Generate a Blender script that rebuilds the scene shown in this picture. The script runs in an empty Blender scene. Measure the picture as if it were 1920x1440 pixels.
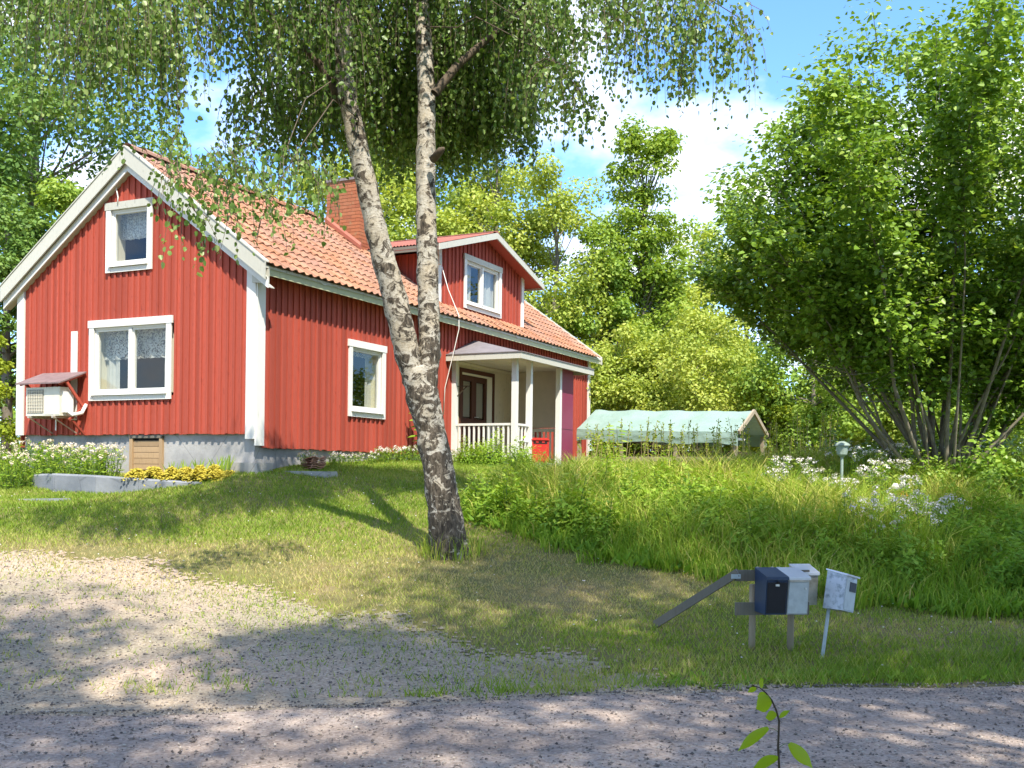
import bpy, math
import numpy as np
from math import radians, sin, cos, pi, sqrt
from mathutils import Vector, Matrix

SC = bpy.context.scene
COL = SC.collection
RNG = np.random.default_rng(7)

# ------------------------------------------------------------------ camera
FPX, HOR, ROLL, EYE = 2000.0, 889.0, radians(0.7), 1.70   # focal length and horizon in photo pixels
cam_d = bpy.data.cameras.new('camera')
cam = bpy.data.objects.new('camera', cam_d)
COL.objects.link(cam)
cam_d.sensor_width = 36.0
cam_d.lens = FPX / 1920 * 36.0
cam_d.shift_y = (HOR - 720) / 1920
cam_d.clip_start, cam_d.clip_end = 0.1, 2000
cam.matrix_world = Matrix.Translation((0, 0, EYE)) @ Matrix.Rotation(pi / 2, 4, 'X') @ Matrix.Rotation(ROLL, 4, 'Z')
SC.camera = cam

# ------------------------------------------------------------------ light
SUN_EL, SUN_AZ = radians(54), radians(17)      # azimuth: to the right of straight behind the camera
to_sun = Vector((sin(SUN_AZ) * cos(SUN_EL), -cos(SUN_AZ) * cos(SUN_EL), sin(SUN_EL)))
sun_d = bpy.data.lights.new('sun', 'SUN')
sun_d.energy = 3.15
sun_d.angle = radians(0.6)
sun_d.color = (1.0, 0.93, 0.80)
sun = bpy.data.objects.new('sun', sun_d)
sun.rotation_euler = to_sun.to_track_quat('Z', 'Y').to_euler()
COL.objects.link(sun)

world = bpy.data.worlds.new('World')
SC.world = world
world.use_nodes = True
wn, wl = world.node_tree.nodes, world.node_tree.links
wn.clear()
w_out = wn.new('ShaderNodeOutputWorld')
w_bg = wn.new('ShaderNodeBackground')
w_bg.inputs['Strength'].default_value = 0.145
sky = wn.new('ShaderNodeTexSky')
sky.sky_type = 'NISHITA'
sky.sun_disc = False
sky.sun_elevation = SUN_EL
sky.sun_rotation = math.atan2(to_sun.x, to_sun.y)
sky.air_density, sky.dust_density, sky.ozone_density = 1.0, 0.3, 2.2
# fair-weather clouds over the whole sky
w_tc = wn.new('ShaderNodeTexCoord')
w_sep = wn.new('ShaderNodeSeparateXYZ')
w_add = wn.new('ShaderNodeMath'); w_add.operation = 'ADD'; w_add.inputs[1].default_value = 0.35
w_max = wn.new('ShaderNodeMath'); w_max.operation = 'MAXIMUM'; w_max.inputs[1].default_value = 0.12
w_dx = wn.new('ShaderNodeMath'); w_dx.operation = 'DIVIDE'
w_dy = wn.new('ShaderNodeMath'); w_dy.operation = 'DIVIDE'
w_cmb = wn.new('ShaderNodeCombineXYZ')
w_map = wn.new('ShaderNodeMapping'); w_map.inputs['Location'].default_value = (0.62, 0.30, 0.0)
w_noi = wn.new('ShaderNodeTexNoise')
w_noi.inputs['Scale'].default_value = 2.6
w_noi.inputs['Detail'].default_value = 7.0
w_noi.inputs['Roughness'].default_value = 0.52
w_ramp = wn.new('ShaderNodeValToRGB')
w_ramp.color_ramp.elements[0].position, w_ramp.color_ramp.elements[0].color = 0.47, (0, 0, 0, 1)
w_ramp.color_ramp.elements[1].position, w_ramp.color_ramp.elements[1].color = 0.64, (1, 1, 1, 1)
w_mix = wn.new('ShaderNodeMix'); w_mix.data_type = 'RGBA'
w_gain = wn.new('ShaderNodeMix'); w_gain.data_type = 'RGBA'; w_gain.blend_type = 'MULTIPLY'
w_gain.inputs['Factor'].default_value = 1.0
w_gain.inputs[7].default_value = (0.56, 0.77, 1.03, 1)
wl.new(w_tc.outputs['Generated'], w_sep.inputs[0])
wl.new(w_sep.outputs['Z'], w_add.inputs[0]); wl.new(w_add.outputs[0], w_max.inputs[0])
wl.new(w_sep.outputs['X'], w_dx.inputs[0]); wl.new(w_max.outputs[0], w_dx.inputs[1])
wl.new(w_sep.outputs['Y'], w_dy.inputs[0]); wl.new(w_max.outputs[0], w_dy.inputs[1])
wl.new(w_dx.outputs[0], w_cmb.inputs[0]); wl.new(w_dy.outputs[0], w_cmb.inputs[1])
wl.new(w_cmb.outputs[0], w_map.inputs[0]); wl.new(w_map.outputs[0], w_noi.inputs['Vector'])
wl.new(w_noi.outputs['Fac'], w_ramp.inputs[0])
wl.new(w_ramp.outputs[0], w_mix.inputs[0])
wl.new(sky.outputs[0], w_gain.inputs[6]); wl.new(w_gain.outputs[2], w_mix.inputs[6])
w_mix.inputs[7].default_value = (5.0, 5.05, 5.1, 1)
wl.new(w_mix.outputs[2], w_bg.inputs['Color']); wl.new(w_bg.outputs[0], w_out.inputs['Surface'])

vs = SC.view_settings
vs.view_transform, vs.look, vs.exposure, vs.gamma = 'Standard', 'None', 1.46, 1.0
vs.use_curve_mapping = False
SC.cycles.max_bounces = 8
SC.cycles.diffuse_bounces = 4
SC.cycles.transmission_bounces = 6
SC.cycles.transparent_max_bounces = 8
SC.cycles.use_denoising = True


def spot(u, v, d):
    """a place seen at pixel u, v of the photograph, standing d metres in front of the camera"""
    xr, yr = u - 960, v - HOR
    xu = xr * cos(ROLL) + yr * sin(ROLL)
    yu = -xr * sin(ROLL) + yr * cos(ROLL)
    return np.array([xu / FPX * d, d, EYE - yu / FPX * d])


# ------------------------------------------------------------------ materials
MATS = {}


def new_mat(name):
    m = bpy.data.materials.new(name)
    m.use_nodes = True
    nt = m.node_tree
    p = nt.nodes['Principled BSDF']
    MATS[name] = m
    return m, nt, p


def lin(c):
    return tuple(c) + (1,)


def mixc(nt, fac, a, b, blend='MIX'):
    n = nt.nodes.new('ShaderNodeMix'); n.data_type = 'RGBA'; n.blend_type = blend
    for idx, v in ((0, fac), (6, a), (7, b)):
        if hasattr(v, 'is_linked') or isinstance(v, bpy.types.NodeSocket):
            nt.links.new(v, n.inputs[idx])
        else:
            n.inputs[idx].default_value = v if idx == 0 else lin(v)
    return n.outputs[2]


def noise(nt, scale, detail=4, rough=0.6, coords='POS', stretch=None, dist=0.0):
    n = nt.nodes.new('ShaderNodeTexNoise')
    n.inputs['Scale'].default_value = scale
    n.inputs['Detail'].default_value = detail
    n.inputs['Roughness'].default_value = rough
    n.inputs['Distortion'].default_value = dist
    if coords == 'POS':
        s = nt.nodes.new('ShaderNodeNewGeometry').outputs['Position']
    else:
        s = nt.nodes.new('ShaderNodeTexCoord').outputs['Object']
    if stretch:
        mp = nt.nodes.new('ShaderNodeMapping')
        mp.inputs['Scale'].default_value = stretch
        nt.links.new(s, mp.inputs[0]); s = mp.outputs[0]
    nt.links.new(s, n.inputs['Vector'])
    return n.outputs['Fac']


def ramp(nt, fac, *stops):
    r = nt.nodes.new('ShaderNodeValToRGB')
    while len(r.color_ramp.elements) < len(stops):
        r.color_ramp.elements.new(0.5)
    for e, (pos, c) in zip(r.color_ramp.elements, stops):
        e.position = pos
        e.color = lin(c) if hasattr(c, '__len__') else (c, c, c, 1)
    nt.links.new(fac, r.inputs[0])
    return r.outputs[0]


def bump(nt, p, h, strength=0.4, dist=0.02):
    b = nt.nodes.new('ShaderNodeBump')
    b.inputs['Strength'].default_value = strength
    b.inputs['Distance'].default_value = dist
    nt.links.new(h, b.inputs['Height'])
    nt.links.new(b.outputs[0], p.inputs['Normal'])


def rnd_value(nt):
    """one random number for each object plus the per-piece attribute, wrapped to 0..1"""
    oi = nt.nodes.new('ShaderNodeObjectInfo')
    at = nt.nodes.new('ShaderNodeAttribute'); at.attribute_name = 'rnd'
    ad = nt.nodes.new('ShaderNodeMath'); ad.operation = 'ADD'
    fr = nt.nodes.new('ShaderNodeMath'); fr.operation = 'FRACT'
    nt.links.new(oi.outputs['Random'], ad.inputs[0]); nt.links.new(at.outputs['Fac'], ad.inputs[1])
    nt.links.new(ad.outputs[0], fr.inputs[0])
    return fr.outputs[0]


def plain(name, col, rough=0.6, var=0.15, scale=6.0, metal=0.0, bmp=0.15, spec=0.4):
    m, nt, p = new_mat(name)
    n = noise(nt, scale, 6, 0.65)
    lo = [c * (1 - var) for c in col]; hi = [min(1, c * (1 + var)) for c in col]
    nt.links.new(ramp(nt, n, (0.3, lo), (0.7, hi)), p.inputs['Base Color'])
    p.inputs['Roughness'].default_value = rough
    p.inputs['Metallic'].default_value = metal
    p.inputs['Specular IOR Level'].default_value = spec
    if bmp:
        bump(nt, p, noise(nt, scale * 9, 4), bmp, 0.004)
    return m


def board_paint(name, col, dirt, var=0.12, grain=0.5, dirt_amt=0.5):
    m, nt, p = new_mat(name)
    r = rnd_value(nt)
    c1 = ramp(nt, r, (0.0, [c * (1 - var) for c in col]), (1.0, [c * (1 + var) for c in col]))
    g = noise(nt, 18, 5, 0.7, stretch=(5, 5, 0.35))
    c2 = mixc(nt, ramp(nt, g, (0.52, 0.0), (0.75, grain)), c1, [c * 0.62 for c in col])
    k = noise(nt, 5.0, 4, 0.5, stretch=(4, 4, 1.2))
    c3 = mixc(nt, ramp(nt, k, (0.62, 0.0), (0.80, dirt_amt)), c2, dirt)
    nt.links.new(c3, p.inputs['Base Color'])
    p.inputs['Roughness'].default_value = 0.75
    p.inputs['Specular IOR Level'].default_value = 0.25
    bump(nt, p, g, 0.35, 0.004)
    return m


board_paint('red_boards', (0.375, 0.072, 0.045), (0.19, 0.036, 0.026), 0.20, 0.75, 0.75)
board_paint('white_paint', (0.70, 0.69, 0.645), (0.44, 0.43, 0.36), 0.03, 0.25, 0.45)
board_paint('worn_white', (0.50, 0.49, 0.42), (0.24, 0.235, 0.19), 0.05, 0.55, 0.85)
board_paint('mossy_cream', (0.46, 0.47, 0.30), (0.24, 0.26, 0.15), 0.05, 0.5, 0.7)
board_paint('grey_wood', (0.17, 0.155, 0.125), (0.075, 0.068, 0.052), 0.15, 0.7, 0.6)
board_paint('tan_wood', (0.33, 0.27, 0.19), (0.20, 0.16, 0.11), 0.12, 0.6, 0.5)
board_paint('old_wood', (0.40, 0.27, 0.15), (0.16, 0.10, 0.06), 0.18, 0.8, 0.8)
board_paint('dirty_panel', (0.64, 0.58, 0.43), (0.22, 0.19, 0.13), 0.05, 0.7, 0.9)
board_paint('cream_boards', (0.70, 0.65, 0.51), (0.36, 0.33, 0.25), 0.04, 0.4, 0.4)
board_paint('brown_door', (0.085, 0.032, 0.018), (0.05, 0.02, 0.012), 0.08, 0.5, 0.4)
board_paint('red_sill', (0.45, 0.09, 0.07), (0.22, 0.05, 0.04), 0.08, 0.4, 0.4)
plain('beige_panel', (0.56, 0.48, 0.36), 0.6, 0.08, 3)
plain('purple_panel', (0.22, 0.030, 0.075), 0.45, 0.06, 3)
plain('room_dark', (0.045, 0.035, 0.03), 0.9, 0.2, 3)
plain('felt_roof', (0.20, 0.18, 0.185), 0.9, 0.15, 6, bmp=0.4)
plain('red_metal', (0.31, 0.10, 0.062), 0.55, 0.12, 5)
plain('letterbox_red', (0.45, 0.028, 0.022), 0.35, 0.06, 6)
plain('dark_hole', (0.012, 0.010, 0.010), 0.9, 0.1, 6)
plain('pump_cream', (0.66, 0.62, 0.51), 0.45, 0.06, 8)
plain('pump_grille', (0.27, 0.245, 0.20), 0.6, 0.15, 20)
plain('pipe_white', (0.78, 0.77, 0.74), 0.5, 0.06, 8)
plain('shelter_top', (0.20, 0.14, 0.135), 0.7, 0.2, 6)
plain('steel_bracket', (0.50, 0.45, 0.38), 0.5, 0.2, 14, metal=0.4)
plain('navy_box', (0.022, 0.045, 0.095), 0.42, 0.08, 5, spec=0.5)
plain('black_front', (0.014, 0.017, 0.022), 0.28, 0.1, 5, spec=0.6)
plain('lock_metal', (0.62, 0.62, 0.60), 0.35, 0.1, 20, metal=0.7)
plain('zinc_box', (0.42, 0.44, 0.43), 0.45, 0.10, 7, metal=0.25)
plain('zinc_lid', (0.60, 0.62, 0.66), 0.38, 0.08, 7, metal=0.3)
plain('pale_post', (0.40, 0.46, 0.48), 0.5, 0.12, 14)
plain('slate_label', (0.055, 0.062, 0.075), 0.6, 0.15, 30)
plain('lantern_green', (0.27, 0.34, 0.30), 0.5, 0.12, 20)
plain('chair_white', (0.62, 0.66, 0.76), 0.45, 0.06, 6)
plain('gnome_white', (0.80, 0.76, 0.74), 0.6, 0.06, 10)
plain('gnome_orange', (0.50, 0.15, 0.04), 0.6, 0.1, 10)
plain('cable_white', (0.70, 0.68, 0.62), 0.5, 0.06, 8)
plain('twig', (0.10, 0.075, 0.05), 0.85, 0.25, 20)
plain('hazel_bark', (0.19, 0.165, 0.12), 0.85, 0.35, 10, bmp=0.5)
plain('far_bark', (0.17, 0.145, 0.115), 0.9, 0.3, 5, bmp=0.4)
plain('stem_green', (0.10, 0.17, 0.03), 0.7, 0.25, 20)
plain('stem_dark', (0.05, 0.035, 0.018), 0.7, 0.25, 20)
plain('stem_straw', (0.42, 0.33, 0.15), 0.8, 0.2, 20)


def stained(name, col, stain, amt, scale):
    m, nt, p = new_mat(name)
    n = noise(nt, scale, 5, 0.6)
    base = ramp(nt, noise(nt, 9, 5), (0.3, [c * 0.88 for c in col]), (0.7, [c * 1.08 for c in col]))
    nt.links.new(mixc(nt, ramp(nt, n, (0.48, 0.0), (0.68, amt)), base, stain), p.inputs['Base Color'])
    p.inputs['Roughness'].default_value = 0.55
    bump(nt, p, n, 0.1, 0.004)


stained('stained_white', (0.50, 0.48, 0.42), (0.13, 0.125, 0.09), 0.85, 4.5)
stained('grey_white', (0.52, 0.56, 0.57), (0.34, 0.38, 0.40), 0.5, 12.0)
stained('flaking_white', (0.60, 0.64, 0.70), (0.17, 0.23, 0.26), 0.8, 17.0)


def concrete(name, col, dark):
    m, nt, p = new_mat(name)
    n1 = noise(nt, 1.3, 6, 0.6); n2 = noise(nt, 22, 6, 0.7)
    c = ramp(nt, n1, (0.35, dark), (0.62, col))
    c = mixc(nt, ramp(nt, n2, (0.5, 0.0), (0.75, 0.5)), c, [k * 0.7 for k in col])
    v = nt.nodes.new('ShaderNodeTexVoronoi'); v.feature = 'DISTANCE_TO_EDGE'; v.inputs['Scale'].default_value = 1.3
    mp = nt.nodes.new('ShaderNodeNewGeometry'); nt.links.new(mp.outputs['Position'], v.inputs['Vector'])
    c = mixc(nt, ramp(nt, v.outputs['Distance'], (0.0, 0.5), (0.012, 0.0)), c, [k * 0.45 for k in dark])
    nt.links.new(c, p.inputs['Base Color'])
    p.inputs['Roughness'].default_value = 0.9
    p.inputs['Specular IOR Level'].default_value = 0.2
    bump(nt, p, n2, 0.5, 0.01)


concrete('concrete', (0.42, 0.405, 0.385), (0.235, 0.235, 0.235))
concrete('old_concrete', (0.27, 0.28, 0.295), (0.17, 0.185, 0.205))
concrete('stone_slab', (0.42, 0.40, 0.36), (0.27, 0.27, 0.26))


def clay(name, cols, lichen):
    m, nt, p = new_mat(name)
    r = rnd_value(nt)
    c = ramp(nt, r, *[(i / (len(cols) - 1), k) for i, k in enumerate(cols)])
    n1 = noise(nt, 0.9, 5, 0.6); n2 = noise(nt, 26, 5, 0.7)
    c = mixc(nt, ramp(nt, n1, (0.46, 0.0), (0.66, 0.55)), c, lichen)
    c = mixc(nt, ramp(nt, n2, (0.5, 0.0), (0.75, 0.45)), c, [k * 0.55 for k in cols[0]])
    c = mixc(nt, ramp(nt, noise(nt, 6.0, 5, 0.65), (0.60, 0.0), (0.70, 0.55)), c, (0.30, 0.25, 0.14))
    nt.links.new(c, p.inputs['Base Color'])
    p.inputs['Roughness'].default_value = 0.85
    p.inputs['Specular IOR Level'].default_value = 0.25
    bump(nt, p, n2, 0.4, 0.006)


clay('roof_clay', [(0.33, 0.145, 0.075), (0.42, 0.21, 0.115), (0.34, 0.16, 0.10), (0.44, 0.24, 0.145)], (0.33, 0.225, 0.185))
clay('brick', [(0.32, 0.105, 0.05), (0.38, 0.14, 0.065), (0.28, 0.09, 0.045)], (0.30, 0.14, 0.08))
plain('mortar', (0.44, 0.26, 0.16), 0.95, 0.2, 12)


def glass(name, tint):
    m = bpy.data.materials.new(name); m.use_nodes = True; MATS[name] = m
    nt = m.node_tree; nt.nodes.clear()
    o = nt.nodes.new('ShaderNodeOutputMaterial'); mx = nt.nodes.new('ShaderNodeMixShader')
    t = nt.nodes.new('ShaderNodeBsdfTransparent'); t.inputs[0].default_value = lin(tint)
    g = nt.nodes.new('ShaderNodeBsdfGlossy'); g.inputs['Roughness'].default_value = 0.015
    fr = nt.nodes.new('ShaderNodeLayerWeight'); fr.inputs['Blend'].default_value = 0.28
    ad = nt.nodes.new('ShaderNodeMath'); ad.operation = 'MULTIPLY_ADD'
    ad.inputs[1].default_value = 0.32; ad.inputs[2].default_value = 0.015
    nt.links.new(fr.outputs['Facing'], ad.inputs[0]); nt.links.new(ad.outputs[0], mx.inputs[0])
    nt.links.new(t.outputs[0], mx.inputs[1]); nt.links.new(g.outputs[0], mx.inputs[2])
    nt.links.new(mx.outputs[0], o.inputs[0])


glass('window_glass', (0.82, 0.85, 0.84))
glass('door_glass', (0.7, 0.68, 0.62))

# lace curtain: thin cloth with holes
m, nt, p = new_mat('lace')
p.inputs['Base Color'].default_value = (0.72, 0.71, 0.66, 1); p.inputs['Roughness'].default_value = 0.9
ln = noise(nt, 34, 3, 0.6)
tr = nt.nodes.new('ShaderNodeBsdfTransparent'); mx = nt.nodes.new('ShaderNodeMixShader')
nt.links.new(ramp(nt, ln, (0.40, 0.85), (0.56, 0.15)), mx.inputs[0])
nt.links.new(p.outputs[0], mx.inputs[1]); nt.links.new(tr.outputs[0], mx.inputs[2])
nt.links.new(mx.outputs[0], nt.nodes['Material Output'].inputs['Surface'])
plain('curtain', (0.50, 0.49, 0.44), 0.9, 0.06, 6)

# tarpaulin with translucence
m, nt, p = new_mat('tarp')
cl = ramp(nt, noise(nt, 2.2, 5, 0.6), (0.3, (0.24, 0.34, 0.28)), (0.7, (0.30, 0.41, 0.345)))
nt.links.new(cl, p.inputs['Base Color']); p.inputs['Roughness'].default_value = 0.38
tl = nt.nodes.new('ShaderNodeBsdfTranslucent'); nt.links.new(cl, tl.inputs[0])
mx = nt.nodes.new('ShaderNodeMixShader'); mx.inputs[0].default_value = 0.06
nt.links.new(p.outputs[0], mx.inputs[1]); nt.links.new(tl.outputs[0], mx.inputs[2])
nt.links.new(mx.outputs[0], nt.nodes['Material Output'].inputs['Surface'])
bump(nt, p, noise(nt, 4.5, 4, 0.6, stretch=(1, 1, 0.5), dist=1.5), 0.35, 0.04)


def leafy(name, cols, trans=0.35, rough=0.5, spec=0.35, big=0.0):
    m, nt, p = new_mat(name)
    at = nt.nodes.new('ShaderNodeAttribute'); at.attribute_name = 'rnd'
    c = ramp(nt, at.outputs['Fac'], *[(i / (len(cols) - 1), k) for i, k in enumerate(cols)])
    if big:
        b = noise(nt, big, 3, 0.5)
        c = mixc(nt, ramp(nt, b, (0.40, 0.0), (0.65, 0.6)), c, [min(1, k * 1.25) for k in cols[-1]])
    nt.links.new(c, p.inputs['Base Color'])
    p.inputs['Roughness'].default_value = rough
    p.inputs['Specular IOR Level'].default_value = spec
    tl = nt.nodes.new('ShaderNodeBsdfTranslucent')
    tc = mixc(nt, 1.0, c, (1.25, 1.2, 0.55), 'MULTIPLY')
    nt.links.new(tc, tl.inputs[0])
    mx = nt.nodes.new('ShaderNodeMixShader'); mx.inputs[0].default_value = trans
    nt.links.new(p.outputs[0], mx.inputs[1]); nt.links.new(tl.outputs[0], mx.inputs[2])
    nt.links.new(mx.outputs[0], nt.nodes['Material Output'].inputs['Surface'])
    return m


leafy('birch_leaf', [(0.100, 0.190, 0.028), (0.142, 0.247, 0.041), (0.201, 0.305, 0.067), (0.295, 0.380, 0.127)], 0.36, 0.42, 0.5)
leafy('hazel_leaf', [(0.115, 0.218, 0.020), (0.169, 0.295, 0.029), (0.236, 0.378, 0.044), (0.351, 0.472, 0.083)], 0.30, 0.45, 0.5)
leafy('pale_leaf', [(0.236, 0.327, 0.050), (0.341, 0.428, 0.070), (0.454, 0.519, 0.102), (0.599, 0.599, 0.156)], 0.38, 0.55, 0.3)
leafy('maple_leaf', [(0.160, 0.266, 0.029), (0.233, 0.350, 0.040), (0.306, 0.406, 0.053), (0.408, 0.476, 0.086)], 0.40, 0.55, 0.3)
leafy('oak_leaf', [(0.082, 0.166, 0.029), (0.122, 0.223, 0.042), (0.172, 0.282, 0.056), (0.244, 0.322, 0.073)], 0.30, 0.55, 0.3)
leafy('mid_leaf', [(0.163, 0.278, 0.035), (0.227, 0.354, 0.049), (0.304, 0.420, 0.066), (0.390, 0.478, 0.082)], 0.36, 0.55, 0.3)
leafy('yellow_leaf', [(0.230, 0.312, 0.025), (0.311, 0.390, 0.030), (0.406, 0.442, 0.043)], 0.36, 0.55, 0.3)
leafy('weed_leaf', [(0.149, 0.286, 0.023), (0.224, 0.376, 0.033), (0.314, 0.450, 0.045), (0.403, 0.496, 0.077)], 0.36, 0.55, 0.3)
leafy('fern_leaf', [(0.129, 0.259, 0.023), (0.186, 0.337, 0.028), (0.273, 0.402, 0.040)], 0.36, 0.55, 0.3)
leafy('bright_leaf', [(0.27, 0.40, 0.018), (0.33, 0.45, 0.024)], 0.45, 0.4, 0.4)
leafy('stonecrop', [(0.303, 0.270, 0.030), (0.454, 0.374, 0.044), (0.541, 0.458, 0.074)], 0.2, 0.7, 0.2)
leafy('petal_white', [(0.70, 0.64, 0.68), (0.80, 0.78, 0.78), (0.74, 0.66, 0.74)], 0.3, 0.7, 0.2)
leafy('petal_lilac', [(0.60, 0.56, 0.70), (0.72, 0.70, 0.80), (0.66, 0.60, 0.72)], 0.3, 0.7, 0.2)
leafy('petal_cream', [(0.66, 0.55, 0.44), (0.76, 0.70, 0.60), (0.72, 0.60, 0.56)], 0.3, 0.7, 0.2)
leafy('lawn_blade', [(0.135, 0.235, 0.022), (0.205, 0.315, 0.030), (0.30, 0.39, 0.05), (0.46, 0.44, 0.14), (0.50, 0.40, 0.20)], 0.30, 0.6, 0.25)
leafy('meadow_blade', [(0.168, 0.303, 0.023), (0.245, 0.379, 0.032), (0.367, 0.455, 0.059), (0.582, 0.546, 0.142), (0.689, 0.546, 0.219)], 0.32, 0.6, 0.25)

# birch bark: white paper with dark bands, black and cracked near the foot
m, nt, p = new_mat('birch_bark')
geo = nt.nodes.new('ShaderNodeNewGeometry')
sx = nt.nodes.new('ShaderNodeSeparateXYZ'); nt.links.new(geo.outputs['Position'], sx.inputs[0])
band = noise(nt, 6.5, 6, 0.68, stretch=(1.0, 1.0, 1.25), dist=1.1)
fine = noise(nt, 26, 5, 0.7, stretch=(1, 1, 2.2))
crack = noise(nt, 13, 6, 0.75, stretch=(2.0, 2.0, 0.5), dist=0.5)
white = ramp(nt, fine, (0.35, (0.30, 0.27, 0.215)), (0.60, (0.52, 0.485, 0.42)))
brown = ramp(nt, fine, (0.4, (0.30, 0.24, 0.16)), (0.7, (0.46, 0.38, 0.26)))
# how much dark bark: more towards the root
mr = nt.nodes.new('ShaderNodeMapRange')
mr.inputs['From Min'].default_value, mr.inputs['From Max'].default_value = 0.7, 4.6
mr.inputs['To Min'].default_value, mr.inputs['To Max'].default_value = 0.115, 0.012
nt.links.new(sx.outputs['Z'], mr.inputs['Value'])
ad = nt.nodes.new('ShaderNodeMath'); ad.operation = 'ADD'
nt.links.new(band, ad.inputs[0]); nt.links.new(mr.outputs[0], ad.inputs[1])
dark = ramp(nt, crack, (0.38, (0.020, 0.016, 0.012)), (0.52, (0.085, 0.068, 0.050)), (0.66, (0.20, 0.165, 0.125)))
c = mixc(nt, ramp(nt, noise(nt, 3.0, 3), (0.42, 0.0), (0.62, 0.6)), white, brown)
c = mixc(nt, ramp(nt, ad.outputs[0], (0.515, 0.0), (0.57, 1.0)), c, dark)
nt.links.new(c, p.inputs['Base Color'])
p.inputs['Roughness'].default_value = 0.8; p.inputs['Specular IOR Level'].default_value = 0.25
bump(nt, p, mixc(nt, 0.5, ad.outputs[0], crack), 0.9, 0.035)

# ground surfaces
m, nt, p = new_mat('turf_soil')
n1 = noise(nt, 0.7, 6, 0.6); n2 = noise(nt, 14, 6, 0.7)
c = ramp(nt, n1, (0.35, (0.15, 0.165, 0.045)), (0.55, (0.22, 0.19, 0.08)), (0.7, (0.28, 0.21, 0.115)))
c = mixc(nt, ramp(nt, n2, (0.4, 0.0), (0.7, 0.6)), c, (0.11, 0.095, 0.045))
nt.links.new(c, p.inputs['Base Color']); p.inputs['Roughness'].default_value = 0.95
p.inputs['Specular IOR Level'].default_value = 0.1
bump(nt, p, n2, 0.6, 0.03)


def gravel(name, a, b, dark, big, pebble=70):
    m, nt, p = new_mat(name)
    v = nt.nodes.new('ShaderNodeTexVoronoi'); v.inputs['Scale'].default_value = pebble
    g = nt.nodes.new('ShaderNodeNewGeometry'); nt.links.new(g.outputs['Position'], v.inputs['Vector'])
    n1 = noise(nt, big, 6, 0.6, stretch=(0.55, 1.6, 1)); n2 = noise(nt, 40, 6, 0.75)
    c = ramp(nt, n1, (0.38, a), (0.62, b))
    bw = nt.nodes.new('ShaderNodeRGBToBW'); nt.links.new(v.outputs['Color'], bw.inputs[0])
    c = mixc(nt, 0.45, c, bw.outputs[0], 'SOFT_LIGHT')
    c = mixc(nt, ramp(nt, n2, (0.52, 0.0), (0.72, 0.75)), c, dark)
    hs = nt.nodes.new('ShaderNodeHueSaturation'); hs.inputs['Saturation'].default_value = 0.85
    nt.links.new(c, hs.inputs['Color'])
    nt.links.new(hs.outputs[0], p.inputs['Base Color']); p.inputs['Roughness'].default_value = 0.95
    p.inputs['Specular IOR Level'].default_value = 0.15
    bump(nt, p, mixc(nt, 0.5, v.outputs['Distance'], n2), 0.8, 0.02)


gravel('road_gravel', (0.30, 0.23, 0.185), (0.43, 0.33, 0.26), (0.10, 0.078, 0.064), 0.8, 48)
gravel('drive_gravel', (0.31, 0.26, 0.17), (0.45, 0.33, 0.225), (0.14, 0.12, 0.08), 0.5, 50)
m, nt, p = new_mat('pebble')
nt.links.new(ramp(nt, rnd_value(nt), (0.0, (0.07, 0.058, 0.052)), (0.55, (0.22, 0.18, 0.15)), (1.0, (0.50, 0.43, 0.36))), p.inputs['Base Color'])
p.inputs['Roughness'].default_value = 0.9


# ------------------------------------------------------------------ building helpers
def tag(o, label=None, cat=None, group=None, kind=None):
    for k, v in (('label', label), ('category', cat), ('group', group), ('kind', kind)):
        if v:
            o[k] = v
    return o


def empty(name, loc=(0, 0, 0), rz=0.0, parent=None):
    o = bpy.data.objects.new(name, None)
    o.location = loc
    o.rotation_euler = (0, 0, rz)
    o.empty_display_size = 0.2
    COL.objects.link(o)
    if parent:
        o.parent = parent
    return o


def link(name, me, parent=None, loc=None):
    o = bpy.data.objects.new(name, me)
    COL.objects.link(o)
    if parent:
        o.parent = parent
    if loc is not None:
        o.location = loc
    return o


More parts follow.
